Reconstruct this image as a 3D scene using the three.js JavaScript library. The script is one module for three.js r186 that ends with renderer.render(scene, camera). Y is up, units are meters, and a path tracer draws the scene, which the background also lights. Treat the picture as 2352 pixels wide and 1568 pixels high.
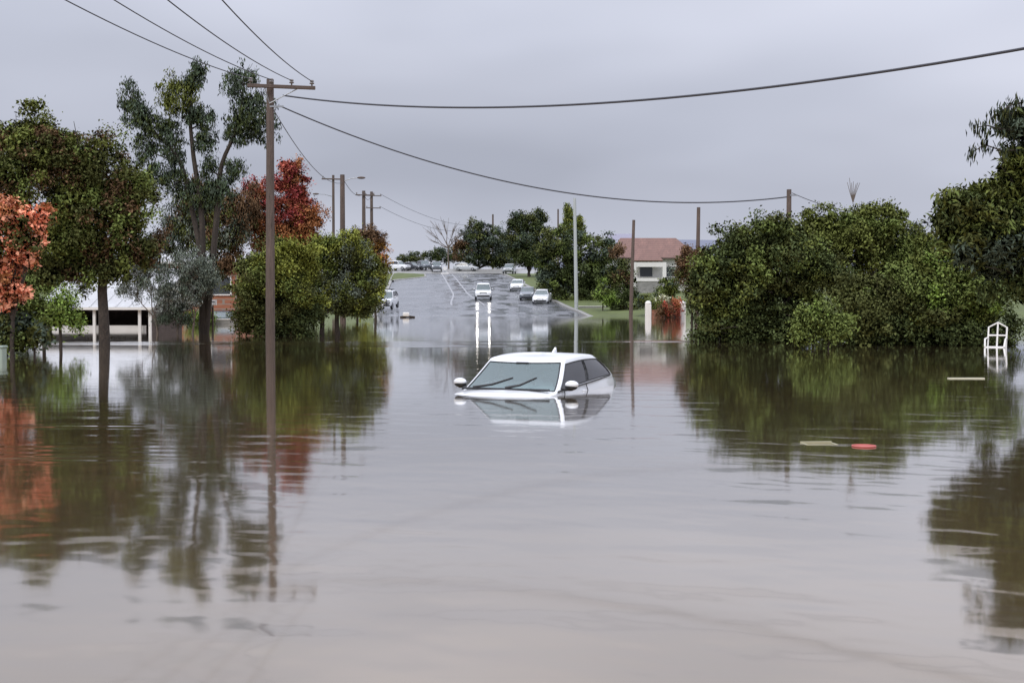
import * as THREE from 'three';
import { mergeGeometries, toCreasedNormals } from 'three/addons/utils/BufferGeometryUtils.js';
import { RoundedBoxGeometry } from 'three/addons/geometries/RoundedBoxGeometry.js';

// ---------------------------------------------------------------- camera, sky, sun, exposure
const scene = new THREE.Scene();
const FOCAL = 3000, EYE = 1.476, TILT = Math.atan(96 / FOCAL);
const camera = new THREE.PerspectiveCamera(2 * Math.atan(784 / FOCAL) * 180 / Math.PI, 1024 / 682, 0.1, 6000);
camera.position.set(0, EYE, 0); camera.rotation.x = -TILT;
const renderer = new THREE.WebGLRenderer({ antialias: true });
renderer.toneMapping = THREE.LinearToneMapping; renderer.toneMappingExposure = 1.0;
renderer.shadowMap.enabled = true;

function rng(seed) { let a = seed >>> 0; return () => { a = (a + 0x6D2B79F5) | 0; let t = Math.imul(a ^ (a >>> 15), 1 | a); t = (t + Math.imul(t ^ (t >>> 7), 61 | t)) ^ t; return ((t ^ (t >>> 14)) >>> 0) / 4294967296; }; }
function hash3(x, y, z) { let n = Math.imul(x, 374761393) ^ Math.imul(y, 668265263) ^ Math.imul(z, 1274126177); n = Math.imul(n ^ (n >>> 13), 1274126177); return ((n ^ (n >>> 16)) >>> 0) / 4294967296; }
function noise3(x, y, z) {
  const X = Math.floor(x), Y = Math.floor(y), Z = Math.floor(z), s = (t) => t * t * (3 - 2 * t), u = s(x - X), v = s(y - Y), w = s(z - Z), L = (a, b, t) => a + (b - a) * t;
  return L(L(L(hash3(X, Y, Z), hash3(X + 1, Y, Z), u), L(hash3(X, Y + 1, Z), hash3(X + 1, Y + 1, Z), u), v), L(L(hash3(X, Y, Z + 1), hash3(X + 1, Y, Z + 1), u), L(hash3(X, Y + 1, Z + 1), hash3(X + 1, Y + 1, Z + 1), u), v), w);
}
function fbm(x, y, z, o = 4) { let a = 0.5, s = 0, f = 1; for (let i = 0; i < o; i++) { s += a * noise3(x * f, y * f, z * f); a *= 0.5; f *= 2.03; } return s / (1 - a * 2 + 1e-9) * (1 - Math.pow(0.5, o)) / (1 - Math.pow(0.5, o)); }
const smooth = (a, b, x) => { const t = Math.min(1, Math.max(0, (x - a) / (b - a))); return t * t * (3 - 2 * t); };
const lerp = (a, b, t) => a + (b - a) * t;

{ // overcast sky: layered grey cloud, brighter overhead
  const W = 1024, H = 512, d = new Float32Array(W * H * 4);
  for (let j = 0; j < H; j++) for (let i = 0; i < W; i++) {
    const el = ((j + 0.5) / H - 0.5) * Math.PI, az = ((i + 0.5) / W - 0.5) * 2 * Math.PI;
    const y = Math.sin(el), c = Math.cos(el), x = c * Math.cos(az), z = c * Math.sin(az), e = Math.max(0, y);
    const n1 = fbm(x * 2.2 + 7, e * 9 + 3, z * 2.2 + 5, 4) - 0.5, n2 = fbm(x * 6 + 1, e * 26, z * 6 + 9, 4) - 0.5;
    let l = 0.575 + 1.15 * smooth(0.05, 1, e) + n1 * 0.34 + n2 * 0.12 + 0.05 * Math.exp(-e / 0.03) + 0.03 * smooth(0.1, 0.22, e);
    if (y < 0) l = 0.5;
    const k = (j * W + i) * 4, warm = 0.012 * Math.exp(-e / 0.05) + n1 * 0.05;
    d[k] = l * (0.94 + warm); d[k + 1] = l * (0.985 + warm * 0.3); d[k + 2] = l * (1.155 - warm * 0.8); d[k + 3] = 1;
  }
  const sky = new THREE.DataTexture(d, W, H, THREE.RGBAFormat, THREE.FloatType);
  sky.mapping = THREE.EquirectangularReflectionMapping; sky.magFilter = sky.minFilter = THREE.LinearFilter; sky.needsUpdate = true;
  scene.background = sky; scene.environment = sky;
}
const sun = new THREE.DirectionalLight(new THREE.Color(1, 0.97, 0.93), 1.5);
sun.position.set(-60, 150, 40); sun.target.position.set(0, 0, -90); sun.castShadow = true; sun.shadow.radius = 40;
sun.shadow.mapSize.set(2048, 2048); Object.assign(sun.shadow.camera, { left: -150, right: 150, top: 150, bottom: -150, near: 1, far: 500 });
scene.add(sun, sun.target);

// ---------------------------------------------------------------- helpers
function P(px, py, D) { // where the line of sight through a point of the 2352 x 1568 picture stands at depth D
  const cx = (px - 1176) / FOCAL, cy = (784 - py) / FOCAL, y = cy * Math.cos(TILT) - Math.sin(TILT), z = -cy * Math.sin(TILT) - Math.cos(TILT), t = D / -z;
  return new THREE.Vector3(cx * t, EYE + y * t, -D);
}
const V = (x, y, z) => new THREE.Vector3(x, y, z);
const taken = new Map();
function numbered(n) { const k = taken.get(n) || 0; taken.set(n, k + 1); return k ? n + '_' + String(k).padStart(3, '0') : n; }
function shade(o) { o.castShadow = o.receiveShadow = true; return o; }
function mesh(name, geo, mat, parent = scene) { const m = shade(new THREE.Mesh(geo, mat)); m.name = parent === scene ? numbered(name) : name; parent.add(m); return m; }
function tag(o, label, category, group) { o.userData.label = label; o.userData.category = category; if (group) o.userData.group = group; return o; }
function struct(name, geo, mat) { const m = mesh(name, geo, mat); m.userData.kind = 'structure'; return m; }
function thing(name, label, category, pos = V(0, 0, 0), turn = 0, group) { const o = new THREE.Group(); o.name = numbered(name); o.position.copy(pos); o.rotation.y = turn; scene.add(o); return tag(o, label, category, group); }
function box(w, h, d, x = 0, y = 0, z = 0, r = 0) { const g = r ? new RoundedBoxGeometry(w, h, d, 2, r) : new THREE.BoxGeometry(w, h, d); g.translate(x, y, z); return r ? g : g; }
function merge(list) { return mergeGeometries(list.map((g) => { const q = g.index ? g.toNonIndexed() : g; for (const k of Object.keys(q.attributes)) if (!['position', 'normal', 'uv'].includes(k)) q.deleteAttribute(k); return q; })); }
function tube(pts, r0, r1, seg = 7) { // tapered tube through points
  const n = pts.length, pos = [], uv = [], idx = [];
  let up = V(0.13, 0.2, 1).normalize();
  for (let i = 0; i < n; i++) {
    const t = pts[Math.min(n - 1, i + 1)].clone().sub(pts[Math.max(0, i - 1)]).normalize();
    if (Math.abs(t.dot(up)) > 0.95) up = V(1, 0.1, 0.2).normalize();
    const a = up.clone().cross(t).normalize(), b = t.clone().cross(a); up = b.clone();
    const r = Array.isArray(r0) ? r0[i] : lerp(r0, r1, i / (n - 1));
    for (let k = 0; k <= seg; k++) { const f = k / seg * Math.PI * 2; const p = pts[i].clone().addScaledVector(a, Math.cos(f) * r).addScaledVector(b, Math.sin(f) * r); pos.push(p.x, p.y, p.z); uv.push(k / seg, i / (n - 1)); }
  }
  for (let i = 0; i < n - 1; i++) for (let k = 0; k < seg; k++) { const A = i * (seg + 1) + k, B = A + seg + 1; idx.push(A, A + 1, B, A + 1, B + 1, B); }
  for (const [row, s] of [[0, 1], [n - 1, -1]]) { const c = pos.length / 3; pos.push(pts[row].x, pts[row].y, pts[row].z); uv.push(0.5, 0.5); for (let k = 0; k < seg; k++) { const A = row * (seg + 1) + k; s > 0 ? idx.push(c, A + 1, A) : idx.push(c, A, A + 1); } }
  const g = new THREE.BufferGeometry(); g.setAttribute('position', new THREE.Float32BufferAttribute(pos, 3)); g.setAttribute('uv', new THREE.Float32BufferAttribute(uv, 2)); g.setIndex(idx); g.computeVertexNormals(); return g;
}
function wobble(a, b, n, amp, R) { const out = []; for (let i = 0; i <= n; i++) { const p = a.clone().lerp(b, i / n); if (i && i < n) p.add(V((R() - 0.5) * amp, (R() - 0.5) * amp * 0.5, (R() - 0.5) * amp)); out.push(p); } return out; }
function sheet(rows, uvScale = 1) { // rows: arrays of Vector3, a grid
  const pos = [], uv = [], idx = [], m = rows[0].length;
  for (const r of rows) for (const p of r) { pos.push(p.x, p.y, p.z); uv.push(p.x * uvScale, p.z * uvScale); }
  for (let i = 0; i < rows.length - 1; i++) for (let k = 0; k < m - 1; k++) { const A = i * m + k, B = A + m; idx.push(A, A + 1, B, A + 1, B + 1, B); }
  const g = new THREE.BufferGeometry(); g.setAttribute('position', new THREE.Float32BufferAttribute(pos, 3)); g.setAttribute('uv', new THREE.Float32BufferAttribute(uv, 2)); g.setIndex(idx); g.computeVertexNormals(); return g;
}
function texture(n, fn, opt = {}) { // tileable callers pass periodic fn; values 0..1
  const d = new Uint8Array(n * n * 4);
  for (let j = 0; j < n; j++) for (let i = 0; i < n; i++) { const c = fn(i / n, j / n), k = (j * n + i) * 4; for (let q = 0; q < 3; q++) d[k + q] = Math.max(0, Math.min(255, Math.round((c.length ? c[q] : c) * 255))); d[k + 3] = 255; }
  const t = new THREE.DataTexture(d, n, n); t.wrapS = t.wrapT = THREE.RepeatWrapping; t.magFilter = t.minFilter = THREE.LinearFilter; if (opt.srgb) t.colorSpace = THREE.SRGBColorSpace; t.needsUpdate = true; return t;
}
function tiled(u, v, f, seed, o = 4) { // periodic noise on a torus-like blend
  const w = (a) => a * a * (3 - 2 * a), a = w(u), b = w(v), N = (x, y) => fbm(x * f, y * f, seed, o);
  return lerp(lerp(N(u, v), N(u - 1, v), a), lerp(N(u, v - 1), N(u - 1, v - 1), a), b);
}
const std = (r, g, b, rough = 0.8, more = {}) => new THREE.MeshStandardMaterial({ color: new THREE.Color().setRGB(r, g, b), roughness: rough, ...more });
const phys = (r, g, b, rough = 0.5, more = {}) => new THREE.MeshPhysicalMaterial({ color: new THREE.Color().setRGB(r, g, b), roughness: rough, ...more });

const M = {};
{
  const grass = texture(256, (u, v) => { const a = tiled(u, v, 7, 1), b = tiled(u, v, 34, 5); const t = a * 0.6 + b * 0.4; return [0.2 + 0.26 * t, 0.235 + 0.26 * t, 0.11 + 0.16 * t]; }, { srgb: true });
  grass.repeat.set(0.12, 0.12);
  M.grass = new THREE.MeshStandardMaterial({ map: grass, roughness: 0.95 });
  const road = texture(512, (u, v) => { const a = tiled(u, v, 6, 11), b = tiled(u, v, 60, 15, 3); const t = 0.42 + 0.1 * (a - 0.5) + 0.12 * (b - 0.5); return [t, t * 1.01, t * 1.04]; }, { srgb: true });
  road.repeat.set(0.08, 0.08);
  const wet = texture(512, (u, v) => { const a = tiled(u, v, 9, 21, 5), b = tiled(u, v, 40, 25, 3); return 0.1 + 0.42 * smooth(0.35, 0.72, a) * (0.6 + 0.8 * b); });
  wet.repeat.set(0.11, 0.035);
  const rb = texture(256, (u, v) => tiled(u, v, 50, 31, 3)); rb.repeat.set(0.6, 0.6);
  M.road = new THREE.MeshPhysicalMaterial({ map: road, roughnessMap: wet, roughness: 1, bumpMap: rb, bumpScale: 0.0018, ior: 1.5 });
  const conc = texture(256, (u, v) => { const a = tiled(u, v, 8, 41), b = tiled(u, v, 50, 42, 3); const t = 0.56 + 0.22 * (a - 0.5) + 0.2 * (b - 0.5); return [t, t * 0.985, t * 0.95]; }, { srgb: true });
  conc.repeat.set(0.4, 0.4);
  M.concrete = new THREE.MeshStandardMaterial({ map: conc, roughness: 0.6 });
  const bark = texture(256, (u, v) => { const a = tiled(u, v * 0.999, 10, 51), b = tiled(u, v, 40, 52, 3); const t = 0.28 + 0.3 * (a - 0.5) + 0.3 * (b - 0.5); return [t, t * 0.9, t * 0.8]; }, { srgb: true });
  bark.repeat.set(2, 6);
  M.bark = new THREE.MeshStandardMaterial({ map: bark, roughness: 0.9, color: new THREE.Color().setRGB(0.75, 0.7, 0.68) });
  M.barkPale = new THREE.MeshStandardMaterial({ map: bark, roughness: 0.8, color: new THREE.Color().setRGB(2.6, 2.4, 2.2) });
  M.twigGrey = new THREE.MeshStandardMaterial({ map: bark, roughness: 0.85, color: new THREE.Color().setRGB(2.2, 2.1, 2.1) });
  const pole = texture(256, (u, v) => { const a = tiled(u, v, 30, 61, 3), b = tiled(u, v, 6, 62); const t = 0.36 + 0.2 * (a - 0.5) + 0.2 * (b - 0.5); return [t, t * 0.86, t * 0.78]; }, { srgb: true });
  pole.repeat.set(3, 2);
  M.pole = new THREE.MeshStandardMaterial({ map: pole, roughness: 0.85 });
  M.poleGrey = std(0.42, 0.44, 0.43, 0.5);
  const roofT = texture(256, (u, v) => { const a = tiled(u, v, 6, 71), b = tiled(u, v, 40, 72, 3); const t = 0.9 + 0.22 * (a - 0.5) + 0.25 * (b - 0.5); const row = (v * 16) % 1 < 0.12 ? 0.8 : 1; return [0.52 * t * row, 0.385 * t * row, 0.34 * t * row]; }, { srgb: true });
  roofT.repeat.set(0.3, 0.3);
  M.tile = new THREE.MeshStandardMaterial({ map: roofT, roughness: 0.7 });
  const tin = texture(256, (u, v) => { const a = tiled(u, v, 6, 81), b = tiled(u, v, 30, 82, 3); const t = 0.74 + 0.16 * (a - 0.5) + 0.12 * (b - 0.5); return [t, t * 1.0, t * 1.0]; }, { srgb: true });
  tin.repeat.set(0.3, 0.3);
  const corr = texture(128, (u) => 0.5 + 0.5 * Math.sin(u * Math.PI * 2 * 8)); corr.repeat.set(1.6, 1);
  M.tin = new THREE.MeshStandardMaterial({ map: tin, roughness: 0.45, bumpMap: corr, bumpScale: 0.015 });
  const brick = texture(256, (u, v) => { const r = Math.floor(v * 16), x = (u * 8 + (r % 2) * 0.5), mort = ((v * 16) % 1 < 0.14 || x % 1 < 0.07); const h = hash3(Math.floor(x) % 8, r, 9); const n = tiled(u, v, 40, 92, 2) - 0.5; return mort ? [0.55, 0.5, 0.46] : [0.54 + 0.14 * h + 0.2 * n, 0.34 + 0.1 * h + 0.15 * n, 0.26 + 0.06 * h + 0.1 * n]; }, { srgb: true });
  brick.repeat.set(0.55, 0.75);
  M.brick = new THREE.MeshStandardMaterial({ map: brick, roughness: 0.85 });
  const rend = texture(256, (u, v) => { const a = tiled(u, v, 5, 101), b = tiled(u, v, 40, 102, 3); const t = 0.88 + 0.12 * (a - 0.5) + 0.06 * (b - 0.5); return [t, t * 0.985, t * 0.96]; }, { srgb: true });
  rend.repeat.set(0.3, 0.3);
  M.white = new THREE.MeshStandardMaterial({ map: rend, roughness: 0.7 });
  M.black = std(0.012, 0.012, 0.013, 0.45); M.glassDark = phys(0.03, 0.035, 0.04, 0.08, { ior: 1.5 });
  M.wire = std(0.05, 0.05, 0.06, 0.6); M.porcelain = std(0.18, 0.16, 0.15, 0.3); M.steel = std(0.35, 0.36, 0.37, 0.4, { metalness: 0.8 });
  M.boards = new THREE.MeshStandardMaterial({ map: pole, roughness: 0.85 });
  M.hill = std(0.16, 0.17, 0.22, 1);
  M.leaf = new THREE.MeshPhysicalMaterial({ vertexColors: true, roughness: 0.8, specularIntensity: 0.25, ior: 1.4 });
}

// ---------------------------------------------------------------- ground, road, water
const roadX = (D) => 6.2 - 0.075 * D, HALF = 9.6, CREST = 6.6, TOP = 240;
const ramp = (D, D0) => {
  const s = CREST / (TOP - D0), t = (D - D0), soft = 7 * Math.log(1 + Math.exp(Math.min(40, t / 7)));
  let y = s * soft; if (t < 0) y += Math.max(-1.2, t * 0.03); else y += 0;
  const k = 0.6; // round the crest
  return y < CREST - 2 ? y : CREST - k * Math.log(1 + Math.exp((CREST - y) / k)) + k * Math.log(1 + Math.exp(0)) * 0 + 0;
};
function groundY(o, D) {
  const D0 = 126 - 44 * smooth(13, 26, -o) - 12 * smooth(12, 24, o);
  let y = Math.min(ramp(D, D0), CREST);
  if (D > TOP) y += 0.055 * (Math.min(D, 256) - TOP); if (D > 262) y -= Math.min(4.5, (D - 262) * 0.03);
  return y;
}
const G = (x, D) => groundY(x - roadX(D), D);
{
  const os = [-600, -300, -150, -80, -50, -38, -30, -24, -20, -17, -14, -12, -10.4, -9.9, -9.4, -6, 0, 6, 9.4, 9.9, 10.4, 12, 14, 17, 20, 24, 30, 38, 50, 80, 150, 300, 600];
  const Ds = [-60, -20, 0, 20, 40]; for (let d = 50; d <= 236; d += 3) Ds.push(d); Ds.push(239.4, 239.9, 247, 254.2, 254.7, 258, 262, 270, 285, 310, 350, 420, 600, 1000, 2000, 4500);
  const rows = Ds.map((D) => os.map((o) => { const cut = (Math.abs(o) < 9.7 && D < 250) || (D > 239.6 && D < 254.5); let y = groundY(o, D) + (cut ? -0.2 : 0.1); if (!cut && D > 60 && D < 240) y += (fbm(o * 0.2, D * 0.2, 3) - 0.5) * 0.3 * smooth(11, 16, Math.abs(o)); return V(roadX(Math.min(D, 300)) + o, y, -D); }));
  struct('ground', sheet(rows), M.grass);
  const rr = []; for (let D = 60; D <= 239.5; D += 2.5) { const r = []; for (let k = -8; k <= 8; k++) { const o = k / 8 * HALF; r.push(V(roadX(D) + o, groundY(0, D) + 0.06 - 0.1 * (o / HALF) ** 2, -D)); } rr.push(r); }
  struct('road', sheet(rr), M.road);
  const cr = []; for (const D of [239.5, 243, 247, 251, 254.4]) { const r = []; for (let k = -30; k <= 30; k++) r.push(V(roadX(TOP) + k * 4, groundY(0, D) + 0.06, -D)); cr.push(r); }
  struct('cross_road', sheet(cr), new THREE.MeshStandardMaterial({ map: M.concrete.map, roughness: 0.3 }));
  for (const s of [-1, 1]) { // kerbs up the hill
    const prof = [[0, -0.25], [0, 0.12], [0.05, 0.15], [0.42, 0.16], [0.42, -0.25]], rows2 = [];
    for (let D = 100; D <= 236; D += 2) rows2.push(prof.map(([a, b]) => V(roadX(D) + s * (HALF - 0.03 + a), groundY(0, D) + b - 0.02, -D)));
    struct('kerb', sheet(rows2), M.concrete);
  }
  const prof = [[0, -0.25], [0, 0.12], [0.08, 0.16], [1.9, 0.22], [1.9, -0.25]];
  struct('footpath', sheet(prof.map(([a, b]) => { const r = []; for (let k = -30; k <= 30; k++) r.push(V(roadX(TOP) + k * 4, groundY(0, 254.4) + b, -(254.35 + a))); return r; })), M.concrete);
  // grassed corner that narrows the road at the top of the hill
  const bul = [], edge = [];
  for (let i = 0; i <= 16; i++) { const D = 200 + i * 2.4, w = 5.2 * smooth(200, 218, D) * (1 - 0.75 * smooth(230, 239, D)); bul.push([0, 0.5, 1].map((f) => V(roadX(D) - HALF - 0.2 + (w + 0.2) * f, groundY(0, D) + 0.16 + 0.1 * Math.sin(f * Math.PI), -D))); edge.push([[0, -0.2], [0.02, 0.17], [0.35, 0.16], [0.36, -0.2]].map(([a, b]) => V(roadX(D) - HALF + w - 0.05 + a, groundY(0, D) + b, -D))); }
  struct('grass_verge', sheet(bul), M.grass); struct('kerb', sheet(edge), M.concrete);
  // painted median lines, worn
  const R = rng(77), paint = std(0.3, 0.3, 0.31, 0.35);
  const line = (pts, w) => { const rows3 = []; for (let i = 0; i < pts.length; i++) { const [o, D] = pts[i]; rows3.push([-0.5, 0.5].map((f) => V(roadX(D) + o + f * w, groundY(0, D) + 0.068, -D))); } return sheet(rows3); };
  const l1 = [], l2 = []; for (let D = 139; D <= 232; D += 3) { const t = smooth(165, 139, D); l1.push([-1.3 - 0.9 * t, D]); l2.push([0.5 + 0.8 * t, D]); }
  struct('road_marking', line(l1, 0.2), paint); struct('road_marking', line(l2, 0.2), paint);
  struct('road_marking', sheet([235, 235.7].map((D) => [-4.2, -2, 0.4].map((o) => V(roadX(D) + o, groundY(0, D) + 0.07, -D)))), paint);
  // far ridge
  const hr = []; for (let i = 0; i < 2; i++) { const r = []; for (let k = -60; k <= 60; k++) r.push(V(k * 40, i ? 3 : 22 + 20 * fbm(k * 0.12, 1, 2) + 34 * smooth(0, 4, k) - 25 * smooth(12, 40, k), -(i ? 1150 : 1500))); hr.push(r); }
  struct('hill', sheet(hr.reverse()), M.hill);
}
{ // muddy flood water: brown body, still surface with small wind ripples
  const N = 1024, TILE = 11, h = new Float32Array(N * N * 4), R = rng(5), waves = [];
  for (let i = 0; i < 90; i++) { const lam = 0.16 * Math.pow(9, R()), dir = (R() + R() + R() - 1.5) * 1.15, k = TILE / lam; const kx = Math.round(k * Math.sin(dir)), kz = Math.max(1, Math.round(k * Math.cos(dir))); waves.push([kx, kz, R() * 6.283, Math.pow(lam, 1.15) * (0.5 + R())]); }
  const acc = new Float32Array(N * N);
  for (const [kx, kz, ph, a] of waves) { const sx = new Float32Array(N), cx = new Float32Array(N); for (let i = 0; i < N; i++) { const q = 6.283185307 * kx * i / N + ph; sx[i] = Math.sin(q); cx[i] = Math.cos(q); } for (let j = 0; j < N; j++) { const q = 6.283185307 * kz * j / N, s = Math.sin(q) * a, c = Math.cos(q) * a, row = j * N; for (let i = 0; i < N; i++) acc[row + i] += sx[i] * c + cx[i] * s; } }
  let sd = 0; for (const v of acc) sd += v * v; sd = Math.sqrt(sd / acc.length);
  for (let i = 0; i < N * N; i++) { const v = 0.5 + acc[i] / sd / 8; h[i * 4] = h[i * 4 + 1] = h[i * 4 + 2] = v; h[i * 4 + 3] = 1; }
  const bump = new THREE.DataTexture(h, N, N, THREE.RGBAFormat, THREE.FloatType); bump.wrapS = bump.wrapT = THREE.RepeatWrapping; bump.magFilter = bump.minFilter = THREE.LinearFilter; bump.needsUpdate = true; bump.repeat.set(1 / TILE, 1 / TILE);
  const mud = texture(256, (u, v) => { const a = tiled(u, v, 5, 201), b = tiled(u, v, 20, 202); const t = 0.9 + 0.2 * (a - 0.5) + 0.1 * (b - 0.5); return [0.672 * t, 0.575 * t, 0.43 * t]; }, { srgb: true }); mud.repeat.set(0.05, 0.05);
  const Ds = [-30, -10, 0, 5, 9]; for (let d = 10; d < 18; d += 0.07) Ds.push(d); for (let d = 18; d < 38; d += 1) Ds.push(d); for (let d = 38; d < 54; d += 0.12) Ds.push(d); Ds.push(54, 60, 80, 110, 150);
  const xs = [-130, -60, -30]; for (let x = -20; x <= 20; x += 0.5) xs.push(x); xs.push(30, 60, 130);
  const swell = (x, D) => { let y = 0; for (const [cx, cd, wx, wd, lam, a] of [[-9, 44.2, 6, 1.6, 1.5, 0.012], [-3, 41.5, 5, 0.8, 1.1, 0.008], [6, 46, 7, 1.4, 1.6, 0.008], [-5, 15.2, 0.9, 0.25, 0.34, 0.004], [-4.3, 12.1, 0.7, 0.3, 0.3, 0.0045], [-4.9, 12.9, 1.1, 0.3, 0.36, 0.003], [9.3, 24.6, 1.5, 0.4, 0.6, 0.004]]) y += a * Math.exp(-(((x - cx) / wx) ** 2) - ((D - cd) / wd) ** 2) * Math.cos((D - cd + 0.35 * (noise3(x * 0.5, cd, 1) - 0.5)) / lam * 6.2832); return y; };
  const g = sheet(Ds.map((D) => xs.map((x) => V(x, swell(x, D), -D))));
  M.water = new THREE.MeshPhysicalMaterial({ map: mud, roughness: 0.06, metalness: 0.75, ior: 1.33, clearcoat: 1, clearcoatRoughness: 0.05, bumpMap: bump, bumpScale: 0.0095 });
  struct('flood_water', g, M.water);
}

// ---------------------------------------------------------------- vegetation
function leafCloud(list, R) { // list of {p, n:count, s:spread vec, size, colors, droop, aspect}
  let total = 0; for (const c of list) total += c.n;
  const pos = new Float32Array(total * 12), nor = new Float32Array(total * 12), col = new Float32Array(total * 12), idx = new Uint32Array(total * 6);
  let k = 0; const d = V(0, 0, 0), w = V(0, 0, 0), nn = V(0, 0, 0), q = V(0, 0, 0);
  const gs = () => (R() + R() + R() - 1.5) * 1.3;
  for (const c of list) for (let i = 0; i < c.n; i++) {
    const x = c.p.x + gs() * c.s.x, y = c.p.y + gs() * c.s.y, z = c.p.z + gs() * c.s.z, L = c.size * (0.6 + 0.8 * R()), A = c.aspect;
    d.set(R() - 0.5, (R() - 0.5) * 0.8 - c.droop, R() - 0.5).normalize(); nn.set(R() - 0.5, R() * 1.1 - 0.1, R() - 0.5).normalize(); w.crossVectors(d, nn).normalize(); nn.crossVectors(w, d).normalize(); if (nn.y < 0) nn.negate();
    const t = 2.0 * c.tone * (0.88 + 0.24 * R()), cc = c.col, o = k * 12, f = 0.12 * L;
    const vs = [[-0.5, 0, 0], [0, 0.5 * A, f], [0.5, 0, 0], [0, -0.5 * A, f]];
    for (let v = 0; v < 4; v++) { const [a, b, e] = vs[v], m = o + v * 3; pos[m] = x + d.x * a * L + w.x * b * L + nn.x * e; pos[m + 1] = y + d.y * a * L + w.y * b * L + nn.y * e; pos[m + 2] = z + d.z * a * L + w.z * b * L + nn.z * e; nor[m] = nn.x; nor[m + 1] = nn.y; nor[m + 2] = nn.z; col[m] = cc[0] * t; col[m + 1] = cc[1] * t; col[m + 2] = cc[2] * t; }
    const b4 = k * 4, b6 = k * 6; idx[b6] = b4; idx[b6 + 1] = b4 + 1; idx[b6 + 2] = b4 + 2; idx[b6 + 3] = b4; idx[b6 + 4] = b4 + 2; idx[b6 + 5] = b4 + 3; k++;
  }
  const g = new THREE.BufferGeometry(); g.setAttribute('position', new THREE.BufferAttribute(pos, 3)); g.setAttribute('normal', new THREE.BufferAttribute(nor, 3)); g.setAttribute('color', new THREE.BufferAttribute(col, 3)); g.setIndex(new THREE.BufferAttribute(idx, 1)); return g;
}
let seedNo = 100;
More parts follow.
